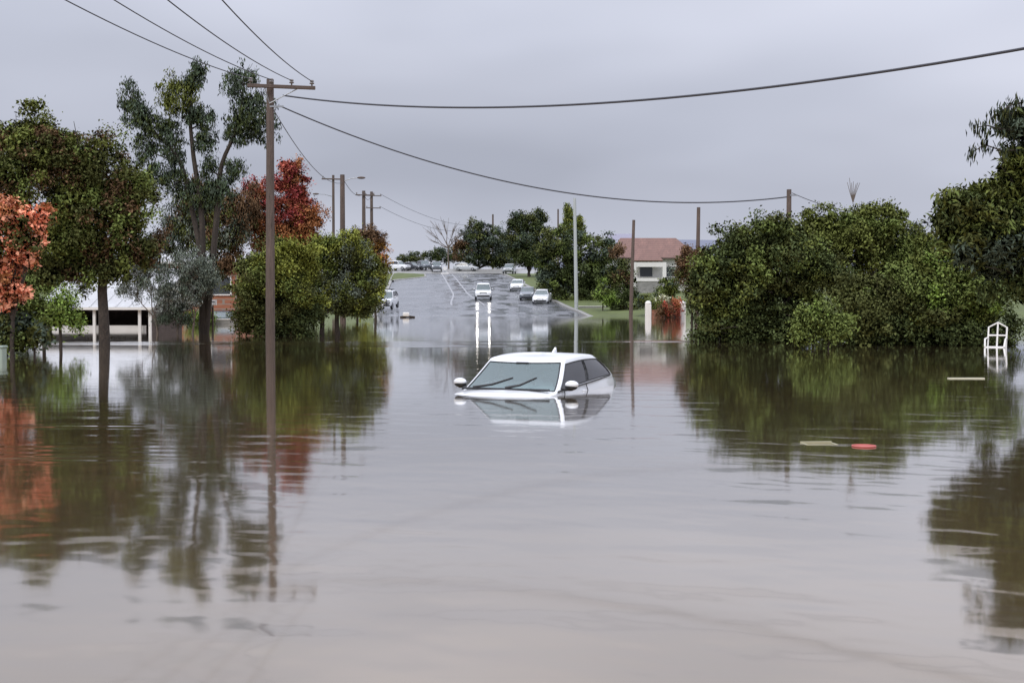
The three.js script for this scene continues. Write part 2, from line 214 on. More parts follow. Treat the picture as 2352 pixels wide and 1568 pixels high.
// blobs: [px, py, rx, ry] in picture units at depth D: the clumps seen in the photograph, built there in metres with real depth
function plant(name, label, category, o) {
  const R = rng(seedNo += 17), s = FOCAL / o.D, D = o.D, base = P(o.base ?? o.blobs[0][0], 700, D); base.y = Math.max(-1.3, G(base.x, D)) - 0.05;
  const t = thing(name, label, category, V(base.x, base.y, base.z), 0, o.group), inv = V(-base.x, -base.y, -base.z), clumps = [], hubs = [];
  const size = (o.leaf ?? 0.14) * 0.8, cover = o.cover ?? 5, twig = o.twig ?? 0.34;
  for (const [px, py, rx, ry, pal] of o.blobs) {
    const c = P(px, py, D), a = rx / s, b = ry / s, dz = o.depth ? Math.min(o.depth, (a + b) / 2 * 1.1) : (a + b) / 2; hubs.push([c.clone().add(inv), a, b]);
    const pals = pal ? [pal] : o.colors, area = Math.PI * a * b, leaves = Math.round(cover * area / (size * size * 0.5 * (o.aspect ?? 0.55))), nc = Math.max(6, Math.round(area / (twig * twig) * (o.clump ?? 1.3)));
    const offx = R() * 50;
    for (let i = 0; i < nc; i++) {
      let x, y, z, r, g = 0;
      do { x = R() * 2 - 1; y = R() * 2 - 1; z = R() * 2 - 1; r = Math.sqrt(x * x + y * y + z * z); g++; } while (g < 60 && (r > 1 || R() > 0.25 + r * r * 0.9));
      const q = 0.84 + 0.5 * (noise3(x * 2.2 + offx, y * 2.2, z * 2.2) - 0.5) * 2 + (R() < 0.07 ? 0.22 : 0); x *= q; y *= q; z *= q;
      const p = V(c.x + x * a, c.y + y * b, c.z + z * dz).add(inv);
      if (p.y + base.y < -0.4) continue;
      const col = pals[Math.floor(R() * pals.length)], tone = 0.72 + 0.56 * R();
      clumps.push({ p, n: Math.max(2, Math.round(leaves / nc * (0.5 + R()))), s: V(twig * (0.5 + 0.5 * R()), twig * (0.4 + 0.5 * R()) * (o.hang ?? 1), twig * (0.5 + 0.5 * R())), size: size * (0.75 + 0.6 * R()), col, tone, droop: o.droop ?? 0.2, aspect: o.aspect ?? 0.55 });
    }
  }
  const limbs = [], r0 = o.trunk ?? 0.14;
  if (o.leaders) { for (const L of o.leaders) { const v = L.map(([x, y]) => P(x, y, D).add(inv)); v[0].y = Math.min(v[0].y, 0); const c = new THREE.CatmullRomCurve3(v).getPoints(14); o._l = [...(o._l ?? []), ...c]; limbs.push(tube(c, r0 * (L.r ?? 0.8), r0 * 0.2, 7)); } for (const [c, a, b] of hubs) { const st = o._l.filter((q) => q.y < c.y).reduce((m, q) => q.distanceTo(c) < m.distanceTo(c) ? q : m); limbs.push(tube(wobble(st, c, 3, 0.2 * a, R), r0 * 0.22, r0 * 0.08, 5)); for (let q = 0; q < 4; q++) limbs.push(tube(wobble(c, V(c.x + (R() - 0.5) * 1.6 * a, c.y + (R() - 0.3) * 1.6 * b, c.z + (R() - 0.5) * a), 2, 0.1, R), r0 * 0.09, r0 * 0.03, 4)); } }
  const trunks = o.leaders ? [] : o.stems || [[o.base ?? o.blobs[0][0], 0]];
  for (const [px, lean] of trunks) {
    const limbs = [];
    const x0 = P(px, 700, D).x - base.x, hub = hubs.reduce((m, h) => Math.abs(h[0].x - x0) + Math.abs(h[0].y - (o.fork ?? 3)) * 0.6 < Math.abs(m[0].x - x0) + Math.abs(m[0].y - (o.fork ?? 3)) * 0.6 ? h : m, hubs[0]);
    const fork = V(x0 + (lean || 0), Math.max(0.6, o.forkY !== undefined ? o.forkY - base.y : hub[0].y - hub[1] * 0.7), (R() - 0.5) * 0.3), pts = wobble(V(x0, -0.5, 0), fork, 5, r0 * 0.6, R);
    limbs.push(tube(pts, r0 * 1.15, r0 * 0.75, 9));
    const mine = hubs.filter((h) => trunks.length === 1 || trunks.every(([q]) => Math.abs(h[0].x - x0) <= Math.abs(h[0].x - (P(q, 700, D).x - base.x)) + 0.01));
    for (const [c, a, b] of mine) { if (c.y < fork.y - 0.5) continue; const m = wobble(fork, c, 4, 0.25 * a, R); limbs.push(tube(m, r0 * 0.5, r0 * 0.12, 6)); for (let q = 0; q < (o.twigs ?? 5); q++) { const e = V(c.x + (R() - 0.5) * 1.7 * a, c.y + (R() - 0.4) * 1.7 * b, c.z + (R() - 0.5) * 1.4 * a); limbs.push(tube(wobble(m[2 + Math.floor(R() * 2)], e, 3, 0.15 * a, R), r0 * 0.18, r0 * 0.04, 4)); } }
    mesh(o.stemName ?? 'trunk', merge(limbs), o.bark ?? M.bark, t);
  }
  if (limbs.length) mesh(o.stemName ?? 'trunk', merge(limbs), o.bark ?? M.bark, t);
  mesh(o.crownName ?? 'crown', leafCloud(clumps, R), M.leaf, t);
  return t;
}
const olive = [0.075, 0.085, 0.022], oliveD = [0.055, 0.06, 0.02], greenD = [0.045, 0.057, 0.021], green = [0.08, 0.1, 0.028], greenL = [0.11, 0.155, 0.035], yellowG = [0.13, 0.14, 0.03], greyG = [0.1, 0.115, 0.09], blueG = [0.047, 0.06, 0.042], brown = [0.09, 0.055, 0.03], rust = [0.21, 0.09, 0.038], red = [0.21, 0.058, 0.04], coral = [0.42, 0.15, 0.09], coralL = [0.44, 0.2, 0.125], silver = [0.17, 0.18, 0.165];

// left bank
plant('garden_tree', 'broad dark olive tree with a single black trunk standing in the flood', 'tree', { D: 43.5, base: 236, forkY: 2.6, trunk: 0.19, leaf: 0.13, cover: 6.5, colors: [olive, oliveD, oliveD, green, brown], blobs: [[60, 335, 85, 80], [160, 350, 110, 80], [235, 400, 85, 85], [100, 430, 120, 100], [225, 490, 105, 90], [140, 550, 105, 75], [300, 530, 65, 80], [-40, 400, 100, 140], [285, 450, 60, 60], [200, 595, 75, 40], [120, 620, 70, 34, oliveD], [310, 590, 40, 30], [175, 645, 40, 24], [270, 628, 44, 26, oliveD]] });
plant('gum_tree', 'tall thin gum tree with separate leaf clumps behind the broad olive tree', 'tree', { D: 58, base: 470, leaders: [[[470, 760], [462, 600], [440, 480], [408, 360], [330, 280], [302, 225]], [[462, 600], [462, 480], [444, 360], [436, 250], [450, 150]], [[464, 580], [500, 470], [508, 380], [545, 290], [560, 190]]], trunk: 0.2, leaf: 0.16, cover: 3.0, aspect: 0.32, droop: 0.9, hang: 1.3, twig: 0.2, clump: 1.6, bark: M.bark, colors: [blueG, greenD, [0.055, 0.075, 0.045]],
  blobs: [[297, 225, 26, 36], [310, 262, 36, 34], [412, 222, 52, 48, olive], [455, 160, 22, 26], [440, 190, 30, 26], [552, 200, 44, 48], [585, 270, 56, 60], [545, 300, 40, 40], [345, 290, 30, 36], [335, 345, 26, 50], [400, 340, 24, 70], [470, 275, 40, 24], [470, 325, 30, 34], [480, 385, 26, 26], [535, 388, 24, 34], [358, 402, 32, 32], [400, 420, 36, 36], [450, 450, 40, 40], [380, 300, 24, 30], [500, 440, 34, 40], [440, 260, 30, 20]] });
plant('understorey_tree', 'grey green drooping tree below the thin gum tree', 'tree', { D: 72, base: 470, trunk: 0.14, leaf: 0.17, cover: 4.2, aspect: 0.35, droop: 0.8, hang: 1.4, colors: [greyG, oliveD, olive, brown, blueG], blobs: [[455, 480, 75, 55], [520, 520, 65, 65], [420, 530, 60, 50], [490, 556, 60, 24], [380, 560, 60, 30], [530, 600, 30, 34, brown], [500, 625, 24, 20], [560, 480, 40, 50, brown]] });
plant('autumn_tree', 'pointed tree in deep red autumn leaf behind the tall power pole', 'tree', { D: 74, base: 660, trunk: 0.15, leaf: 0.15, cover: 6, colors: [red, red, rust, [0.15, 0.03, 0.03]], blobs: [[672, 388, 30, 24], [666, 425, 46, 45], [660, 480, 68, 55], [640, 550, 92, 60, rust], [706, 520, 40, 60, rust], [592, 440, 36, 34], [575, 500, 46, 55, brown], [720, 580, 50, 50, rust]] });
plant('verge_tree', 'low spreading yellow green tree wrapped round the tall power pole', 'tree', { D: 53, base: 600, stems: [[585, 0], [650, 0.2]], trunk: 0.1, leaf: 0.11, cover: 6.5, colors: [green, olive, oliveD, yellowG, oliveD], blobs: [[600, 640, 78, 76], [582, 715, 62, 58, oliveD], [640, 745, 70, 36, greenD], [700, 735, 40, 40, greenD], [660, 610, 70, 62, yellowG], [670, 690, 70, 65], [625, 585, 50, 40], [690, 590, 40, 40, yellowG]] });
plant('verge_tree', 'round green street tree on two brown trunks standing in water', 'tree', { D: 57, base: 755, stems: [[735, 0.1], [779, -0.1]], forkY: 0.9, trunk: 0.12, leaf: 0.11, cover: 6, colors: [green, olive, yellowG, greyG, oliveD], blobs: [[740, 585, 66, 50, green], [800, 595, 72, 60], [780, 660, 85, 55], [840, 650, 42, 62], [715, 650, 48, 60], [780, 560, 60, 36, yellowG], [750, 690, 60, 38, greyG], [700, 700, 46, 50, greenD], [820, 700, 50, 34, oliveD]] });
plant('verge_tree', 'small orange and gold tree beside the parked four wheel drive', 'tree', { D: 98, base: 862, trunk: 0.1, leaf: 0.16, cover: 5.5, colors: [yellowG, rust, brown, [0.25, 0.14, 0.03]], blobs: [[858, 555, 32, 32, brown], [868, 600, 28, 42], [842, 540, 30, 25, brown], [876, 640, 20, 40, yellowG], [850, 640, 30, 50, yellowG]] });
plant('hedge', 'dark tall hedge behind the white carport roof', 'hedge', { D: 88, base: 200, stems: [[60, 0], [200, 0], [330, 0]], trunk: 0.1, leaf: 0.2, cover: 5, twig: 0.45, colors: [greenD, oliveD, blueG], blobs: [[30, 620, 90, 60], [130, 630, 80, 45], [220, 625, 70, 40], [320, 610, 70, 36]] });
plant('hedge', 'dark mixed hedge between the brick house and the verge trees', 'hedge', { D: 92, base: 640, stems: [[600, 0], [720, 0], [820, 0]], trunk: 0.1, leaf: 0.2, cover: 5, twig: 0.45, colors: [oliveD, greenD, brown], blobs: [[590, 660, 60, 60], [680, 670, 70, 50], [770, 680, 70, 40], [830, 690, 40, 32, yellowG]] });
plant('flowering_shrub', 'tall shrub of coral pink leaves at the water edge', 'shrub', { D: 34, base: 20, stems: [[20, 0.1], [-20, 0]], forkY: 0.9, trunk: 0.07, leaf: 0.13, cover: 4.5, twig: 0.2, aspect: 0.75, colors: [coral, coralL, coralL, coral, rust], blobs: [[35, 490, 55, 42], [80, 510, 38, 42], [30, 560, 45, 45], [62, 580, 38, 40], [15, 630, 40, 45], [40, 660, 26, 36], [-30, 540, 60, 120], [40, 540, 60, 60, oliveD], [10, 690, 26, 30]] });
plant('garden_shrub', 'rounded bright green shrub in front of the carport roof', 'shrub', { D: 40, base: 110, stems: [[100, 0], [140, 0]], trunk: 0.06, leaf: 0.1, cover: 6, colors: [greenL, green, green], blobs: [[125, 705, 62, 42], [70, 712, 50, 42], [55, 668, 32, 28, green], [150, 720, 40, 36, greenL]], crownName: 'foliage', stemName: 'stem' });
plant('garden_shrub', 'dark leafy low plants below the coral shrub', 'shrub', { D: 34.5, base: 40, stems: [[30, 0], [80, 0]], trunk: 0.04, leaf: 0.17, cover: 5, aspect: 0.45, colors: [greenD, green, oliveD, blueG], blobs: [[40, 760, 60, 42], [92, 785, 22, 24], [0, 745, 36, 46], [20, 790, 50, 22]], crownName: 'foliage', stemName: 'stem' });
plant('garden_shrub', 'silvery twiggy shrub in front of the white carport', 'shrub', { D: 57, base: 390, stems: [[370, -0.2], [400, 0.1], [430, 0.3]], forkY: 0.5, trunk: 0.06, twigs: 12, bark: M.twigGrey, leaf: 0.1, cover: 2.0, aspect: 0.35, droop: 0.7, twig: 0.24, clump: 1.5, colors: [silver, greyG, greyG, blueG], blobs: [[370, 640, 75, 45], [400, 690, 66, 48], [325, 612, 56, 26], [442, 645, 42, 55], [395, 728, 52, 28, blueG], [440, 600, 50, 30, greyG], [475, 640, 34, 44, greyG], [300, 660, 40, 30]], crownName: 'foliage', stemName: 'stem' });
plant('garden_shrub', 'bright green low hedge on the lawn before the brick house', 'hedge', { D: 79, base: 462, stems: [[445, 0], [480, 0]], trunk: 0.05, leaf: 0.12, cover: 6, colors: [greenL, greenL, green], blobs: [[455, 728, 32, 18], [484, 732, 18, 14]], crownName: 'foliage', stemName: 'stem' });
plant('pampas_clump', 'pale drooping grass clump at the foot of the verge tree', 'plant', { D: 55, base: 668, stems: [[660, 0], [676, 0]], trunk: 0.03, leaf: 0.22, cover: 3.5, aspect: 0.15, droop: 0.9, colors: [silver, [0.22, 0.24, 0.16]], blobs: [[668, 735, 26, 24], [660, 720, 10, 14]], crownName: 'foliage', stemName: 'stem' });

// right bank
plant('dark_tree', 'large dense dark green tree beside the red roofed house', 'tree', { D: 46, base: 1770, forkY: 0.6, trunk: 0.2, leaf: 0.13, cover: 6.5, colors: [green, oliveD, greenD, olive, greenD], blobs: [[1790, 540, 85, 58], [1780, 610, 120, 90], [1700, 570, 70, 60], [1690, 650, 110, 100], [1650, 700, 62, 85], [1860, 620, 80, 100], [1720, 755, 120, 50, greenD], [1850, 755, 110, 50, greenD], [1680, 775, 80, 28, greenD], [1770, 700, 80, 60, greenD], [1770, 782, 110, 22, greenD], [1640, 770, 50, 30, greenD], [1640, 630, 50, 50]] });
plant('bank_tree', 'olive yellow rounded tree with bare twigs above its top', 'tree', { D: 49, base: 1960, forkY: 0.7, trunk: 0.15, leaf: 0.13, cover: 6, colors: [olive, olive, green, oliveD, olive], blobs: [[1950, 540, 95, 58], [1925, 610, 105, 95, olive], [2030, 555, 75, 65, green], [2055, 508, 36, 30], [2085, 610, 72, 75, green], [1990, 500, 50, 30], [1890, 530, 50, 50, olive], [2110, 560, 36, 44]] });
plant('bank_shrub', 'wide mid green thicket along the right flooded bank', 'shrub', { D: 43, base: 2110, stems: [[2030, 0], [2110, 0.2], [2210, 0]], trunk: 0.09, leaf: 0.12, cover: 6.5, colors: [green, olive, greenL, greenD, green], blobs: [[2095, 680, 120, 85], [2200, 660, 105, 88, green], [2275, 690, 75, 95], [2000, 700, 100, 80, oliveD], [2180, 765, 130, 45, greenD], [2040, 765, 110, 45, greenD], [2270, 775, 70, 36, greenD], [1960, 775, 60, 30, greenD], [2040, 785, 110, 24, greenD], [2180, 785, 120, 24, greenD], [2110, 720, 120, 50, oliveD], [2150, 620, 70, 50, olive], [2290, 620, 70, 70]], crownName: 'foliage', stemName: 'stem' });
plant('bank_shrub', 'small light green bush rising from the water before the thicket', 'shrub', { D: 39.5, base: 1885, stems: [[1870, 0], [1905, 0]], trunk: 0.04, leaf: 0.1, cover: 6, colors: [greenL, green, green], blobs: [[1885, 735, 48, 36], [1915, 755, 40, 34, green], [1860, 760, 36, 30, green]], crownName: 'foliage', stemName: 'stem' });
plant('bank_shrub', 'brown tipped shrub between the brick fence and the dark tree', 'shrub', { D: 72, base: 1590, trunk: 0.07, leaf: 0.14, cover: 5.5, colors: [brown, oliveD, oliveD, olive], blobs: [[1590, 600, 34, 44, brown], [1594, 660, 34, 50], [1622, 690, 36, 55, greenD], [1572, 620, 20, 34]], crownName: 'foliage', stemName: 'stem' });
plant('far_tree', 'thin pale leaved tree between the thicket and the tall spiky tree', 'tree', { D: 66, base: 2140, trunk: 0.1, leaf: 0.15, cover: 2.6, colors: [greyG, blueG, green], blobs: [[2130, 575, 50, 40], [2160, 610, 50, 40], [2085, 540, 30, 34]] });
{ const t = plant('spiky_tree', 'tall overhanging tree with spiky leaves and drooping top branches', 'tree', { D: 26.5, base: 2420, forkY: 1.6, trunk: 0.17, leaf: 0.17, cover: 8, aspect: 0.3, droop: 0.25, twig: 0.22, colors: [green, oliveD, greenD, olive, greenD], blobs: [[2330, 500, 120, 100], [2230, 505, 75, 58], [2300, 580, 120, 60, blueG], [2190, 470, 40, 38, olive], [2340, 400, 66, 80, olive], [2345, 300, 40, 52, blueG], [2430, 400, 120, 180], [2450, 560, 130, 110, greenD], [2240, 450, 40, 28, olive], [2185, 510, 42, 44], [2215, 560, 60, 40, oliveD], [2400, 640, 120, 70, greenD]] });
  const R = rng(901), b = t.position, br = [], lf = [];
  for (const pts of [[[2340, 345], [2300, 345], [2262, 332], [2234, 350]], [[2340, 300], [2300, 296], [2268, 288], [2244, 292]], [[2340, 260], [2310, 262], [2280, 268]], [[2350, 235], [2325, 240], [2300, 255]]]) { const v = pts.map(([x, y], i) => P(x, y, 26.3 - i * 0.12).sub(b)); mesh('branch', tube(v, 0.022, 0.008, 5), M.bark, t); for (const p of v) for (let k = 0; k < 4; k++) lf.push({ p: p.clone().add(V((R() - 0.5) * 0.2, -0.08 * R(), 0)), n: 9, s: V(0.07, 0.12, 0.07), size: 0.16, col: k % 2 ? blueG : oliveD, tone: 0.9, droop: 1.4, aspect: 0.16 }); }
  mesh('drooping_leaves', leafCloud(lf, R), M.leaf, t); }
{ const t = scene.children.find((c) => c.userData.label?.startsWith('olive yellow')), b = t.position, br = []; const R = rng(33); for (let i = 0; i < 7; i++) br.push(tube([P(1960, 465, 49).sub(b), P(1960 + (i - 3) * 2.5, 440, 49).sub(b), P(1960 + (i - 3) * 5 + R() * 3, 408 + R() * 14, 49).sub(b)], 0.016, 0.008, 4)); mesh('bare_twigs', merge(br), M.twigGrey, t); }

plant('red_shrub', 'red leaved shrub growing over the low brick fence', 'shrub', { D: 107, base: 1540, stems: [[1528, 0], [1550, 0]], trunk: 0.05, leaf: 0.15, cover: 4.5, twig: 0.3, colors: [rust, red, [0.26, 0.06, 0.04], brown], blobs: [[1540, 712, 22, 20], [1550, 700, 16, 16], [1520, 715, 16, 12, brown]], crownName: 'foliage', stemName: 'stem' });
// middle distance, up the hill
plant('street_tree', 'large dark street tree overhanging the parked white sedan', 'tree', { D: 150, base: 1335, trunk: 0.3, leaf: 0.3, cover: 6, twig: 0.6, colors: [greenD, oliveD, green, blueG], blobs: [[1300, 575, 62, 48], [1330, 635, 75, 52, greenD], [1380, 595, 42, 58], [1285, 650, 36, 40], [1400, 650, 28, 42, oliveD], [1265, 590, 40, 40], [1250, 640, 25, 40]] });
plant('cypress', 'yellow green column cypress, the taller of two beyond the dark street tree', 'tree', { D: 166, base: 1306, trunk: 0.15, leaf: 0.22, cover: 6, twig: 0.35, droop: -0.5, colors: [yellowG, olive, green], blobs: [[1305, 490, 14, 22], [1306, 525, 18, 36]] });
plant('cypress', 'yellow green column cypress, the shorter of two beyond the dark street tree', 'tree', { D: 166, base: 1334, trunk: 0.15, leaf: 0.22, cover: 6, twig: 0.35, droop: -0.5, colors: [yellowG, olive, green], blobs: [[1332, 510, 10, 18], [1332, 540, 14, 34]] });
plant('street_tree', 'dark rounded tree with uneven top behind the parked white hatchback', 'tree', { D: 216, base: 1215, trunk: 0.3, leaf: 0.36, cover: 5.5, twig: 0.7, colors: [greenD, blueG, oliveD], blobs: [[1185, 505, 22, 20], [1215, 515, 42, 28], [1190, 555, 42, 42], [1240, 555, 45, 48], [1240, 498, 20, 14], [1215, 590, 50, 26, greenD]] });
plant('street_tree', 'low dark dome shaped tree behind the station wagon', 'tree', { D: 266, base: 1100, trunk: 0.3, leaf: 0.42, cover: 5.5, twig: 0.8, colors: [greenD, blueG, oliveD, [0.05, 0.06, 0.05]], blobs: [[1098, 528, 34, 22], [1100, 555, 48, 32], [1140, 565, 40, 36], [1160, 590, 30, 24], [1062, 575, 24, 26, brown], [1085, 592, 40, 18], [1130, 600, 44, 16], [1170, 560, 26, 30]] });
plant('street_tree', 'dark bushy trees behind the line of cars on the hill top', 'tree', { D: 300, base: 985, trunk: 0.25, leaf: 0.42, cover: 4, twig: 0.8, colors: [blueG, greenD, oliveD], blobs: [[930, 592, 26, 10], [960, 590, 24, 12], [995, 586, 34, 14], [1030, 584, 30, 18], [1055, 590, 26, 14]] });
plant('house_shrub', 'dark hedge tree left of the red roofed house', 'tree', { D: 128, base: 1440, trunk: 0.12, leaf: 0.22, cover: 5.5, twig: 0.5, colors: [oliveD, brown, greenD], blobs: [[1438, 620, 22, 34], [1440, 670, 26, 40, greenD], [1415, 575, 18, 14, brown], [1425, 700, 26, 22]] });
plant('house_shrub', 'green shrub in front of the red roofed house wall', 'shrub', { D: 118, base: 1540, trunk: 0.08, leaf: 0.2, cover: 4.5, twig: 0.4, colors: [green, blueG, olive], blobs: [[1545, 655, 34, 22], [1525, 675, 26, 18], [1555, 625, 18, 14, greyG], [1478, 692, 28, 16], [1508, 702, 20, 12, olive]], crownName: 'foliage', stemName: 'stem' });
plant('house_shrub', 'cream flowering bush above the low brick fence', 'shrub', { D: 110, base: 1528, trunk: 0.05, leaf: 0.2, cover: 3, twig: 0.3, colors: [[0.38, 0.38, 0.27], green, [0.34, 0.34, 0.25]], blobs: [[1520, 682, 12, 10], [1535, 690, 10, 8]], crownName: 'foliage', stemName: 'stem' });
plant('house_shrub', 'pale green conical shrub on the lawn by the white street pole', 'shrub', { D: 127, base: 1385, trunk: 0.06, leaf: 0.2, cover: 4.5, twig: 0.35, colors: [greyG, greenL, green], blobs: [[1385, 655, 14, 16], [1385, 675, 24, 16], [1398, 690, 22, 16, greenL]], crownName: 'foliage', stemName: 'stem' });
plant('house_shrub', 'low dark shrubs along the kerb by the parked sedan', 'shrub', { D: 149, base: 1290, trunk: 0.06, leaf: 0.22, cover: 5, twig: 0.4, colors: [greenD, oliveD, green], blobs: [[1290, 690, 22, 18], [1350, 690, 36, 22], [1320, 695, 24, 16]], crownName: 'foliage', stemName: 'stem' });
function bareTree(label, D, px, base, tips, col) { const R = rng(seedNo += 7), p0 = P(px, base, D); p0.y = G(p0.x, D); const t = thing('bare_tree', label, 'tree', p0), mid = P(px, base - 30, D).sub(p0), tr = tube(wobble(V(0, -0.3, 0), mid, 3, 0.2, R), 0.2, 0.13, 6), br = []; for (const [x, y] of tips) { const e = P(x, y, D).sub(p0); const m = wobble(mid, e, 4, 0.6, R); br.push(tube(m, 0.1, 0.03, 5)); for (let k = 0; k < 7; k++) br.push(tube([m[2 + (k % 2)], e.clone().add(V((R() - 0.5) * 2.4, (R() - 0.3) * 1.6, (R() - 0.5) * 2))], 0.04, 0.02, 4)); } mesh('trunk', tr, col, t); mesh('branches', merge(br), col, t); return t; }
bareTree('leafless grey tree standing on the hill top behind the cars', 262, 1030, 600, [[980, 530], [1000, 515], [1020, 508], [1045, 520], [1062, 535], [1040, 548], [990, 550]], M.twigGrey);

// ---------------------------------------------------------------- power poles and wires
function pole(label, px, topY, D, r, opt = {}) {
  const top = P(px, topY, D), bx = top.x + (opt.lean ?? 0), gy = Math.max(-1.3, G(bx, D)), t = thing(opt.name ?? 'power_pole', label, 'pole', V(bx, gy, -D), 0, opt.group), h = top.y - gy;
  const at = (f, dy = 0) => V((top.x - bx) * f, h * f + dy, 0);
  mesh('shaft', tube([0, 0.25, 0.5, 0.75, 1].map((f) => at(f, f ? 0 : -0.4)), r * 1.15, r * 0.85, 10), opt.mat ?? M.pole, t);
  const ins = [];
  for (const [dy, w, off, turn, n] of opt.arms ?? []) {
    const a = new THREE.Group(), m = mesh('crossarm', box(w, 0.13, 0.11, 0, 0, 0, 0.02), opt.armMat ?? M.pole, t); m.position.copy(at((h - dy) / h)).add(V(off, 0, r + 0.05)); m.rotation.y = turn;
    for (let i = 0; i < n; i++) { const x = (i / (n - 1) - 0.5) * (w - 0.25), g = new THREE.LatheGeometry([[0, 0], [0.02, 0], [0.02, 0.06], [0.06, 0.07], [0.065, 0.1], [0.035, 0.13], [0.055, 0.15], [0.05, 0.19], [0, 0.21]].map(([a2, b]) => new THREE.Vector2(a2, b)), 10); g.scale(1.4, 1.1, 1.4); const q = mesh('insulator', g, M.porcelain, m); q.position.set(x, 0.064, 0); ins.push(V(x * Math.cos(turn), 0.24, -x * Math.sin(turn)).add(m.position).add(t.position)); }
    if (opt.brace) for (const s of [-1, 1]) mesh('brace', tube([V(s * 0.62 * Math.cos(turn) + m.position.x, m.position.y - 0.03, m.position.z - s * 0.62 * Math.sin(turn)), V(m.position.x - off, m.position.y - 0.6, m.position.z - 0.02)], 0.02, 0.02, 5), M.steel, t);
  }
  if (opt.lamp) { const [dx, dy, px0] = opt.lamp; const a = at((h - dy) / h); mesh('lamp_arm', tube([a, a.clone().add(V(dx * 0.6, 0.22, 0.1)), a.clone().add(V(dx, 0.25, 0.2))], 0.035, 0.03, 6), M.steel, t); mesh('lamp_head', (() => { const g = new THREE.SphereGeometry(1, 12, 8); g.scale(0.32, 0.09, 0.15); return g; })(), M.pole, t).position.copy(a).add(V(dx * 1.2, 0.25, 0.22)); }
  t.userData.top = undefined; delete t.userData.top;
  return { t, ins, at: (f, dy = 0) => at(f, dy).add(t.position) };
}
function wire(label, A, B, sag, r = 0.022, group, cat = 'wire') { const pts = []; for (let i = 0; i <= 40; i++) { const q = i / 40, p = A.clone().lerp(B, q); p.y -= 4 * sag * q * (1 - q); pts.push(p); } return tag(mesh('overhead_wire', tube(pts, r, r, 6), M.wire), label, cat, group); }
const main = pole('tall timber power pole with a braced crossarm rising from the flood', 620, 182, 48, 0.155, { lean: -0.06, arms: [[0.3, 2.45, 0.45, 0.25, 4]], brace: true });
mesh('bracket', box(0.5, 0.06, 0.06, 0.25, 0, 0.1), M.steel, main.t).position.copy(main.at(1, -1.0).sub(main.t.position));
{ const xs = [150, 262, 385, 510]; const names = ['outermost', 'second outermost', 'second innermost', 'innermost'];
  xs.forEach((x, i) => { const m = P(x, 0, 31), A = main.ins[i], B = A.clone().add(m.clone().sub(A).multiplyScalar(2.6)); B.y = A.y + 0.2; const q = 1 / 2.6, lin = lerp(A.y, B.y, q), sag = (lin - m.y) / (4 * q * (1 - q)); wire(`thin overhead wire from the crossarm toward the viewer, ${names[i]} from the road`, A, B, sag, 0.017, 'wires on the crossarm'); });
  wire('thick twisted cable running from the tall pole across the road high up', P(650, 219, 48), V(14, 6.75, -22), 1.1, 0.032); }
const pR = pole('short dark pole rising above the dense dark green tree', 1813, 435, 55, 0.12, { mat: M.pole });
mesh('bracket', box(0.3, 0.05, 0.05, 0.16, 0, 0.1), M.steel, pR.t).position.copy(pR.at(1, -0.25).sub(pR.t.position));
wire('sagging service cable from the tall pole down to the short dark pole', P(642, 243, 48), P(1810, 452, 55), 1.4, 0.026);
wire('short service wire from the dark pole into the olive tree', P(1820, 443, 55), P(1990, 490, 60), 0.15, 0.016);
pole('dark pole standing behind the brown tipped shrub', 1605, 476, 86, 0.14, { mat: M.pole, lean: -0.1 });
pole('dark pole standing before the red tiled roof', 1456, 505, 112, 0.15, { mat: M.pole, lean: -0.25 });
pole('slim pale grey street pole at the right kerb above the flood edge', 1320, 455, 130, 0.17, { name: 'street_pole', mat: M.poleGrey, lean: 0.2 });
const p2 = pole('black power pole with a street lamp above the green street tree', 786, 401, 98, 0.2, { mat: M.pole, lamp: [1.2, 0.5] });
const p2b = pole('thin grey pole with short crossarms beside the black lamp pole', 765, 402, 128, 0.14, { mat: M.pole, arms: [[0.4, 2.2, 0, 0.2, 2]], lamp: [-1.4, 2.1] });
const p3 = pole('dark power pole, first beyond the black lamp pole up the hill', 835, 438, 148, 0.22, { mat: M.pole, arms: [[0.5, 2.2, 0.2, 0.3, 3]] });
const p4 = pole('dark power pole with crossarm, last one before the hill top', 853, 440, 192, 0.24, { mat: M.pole, arms: [[0.6, 2.4, 0.3, 0.3, 3], [2.4, 2.2, 0.3, 0.3, 2]] });
const p5 = pole('thin dark post above the dome shaped tree on the hill', 1132, 492, 290, 0.22, { mat: M.pole });
const p6 = pole('thin dark post left of the two cypresses', 1282, 480, 185, 0.13, { mat: M.pole });
wire('faint far wire from the lamp pole to the next pole uphill', p2.at(1, -0.2), p3.at(1, -0.3), 0.7, 0.02, 'far wires up the hill');
wire('faint far wire between the two poles nearest the hill top', p3.at(1, -0.3), p4.at(1, -0.3), 0.8, 0.025, 'far wires up the hill');
wire('faint far wire from the hill top pole over the leafless tree, upper', p4.ins[2], P(1100, 515, 330), 1.6, 0.03, 'far wires up the hill');
wire('faint far wire from the hill top pole over the leafless tree, lower', p4.ins[4], P(1090, 525, 330), 1.8, 0.03, 'far wires up the hill');
wire('wire from the tall crossarm pole to the black lamp pole', main.at(1, -0.9), p2.at(1, -0.6), 0.9, 0.016, 'far wires up the hill');

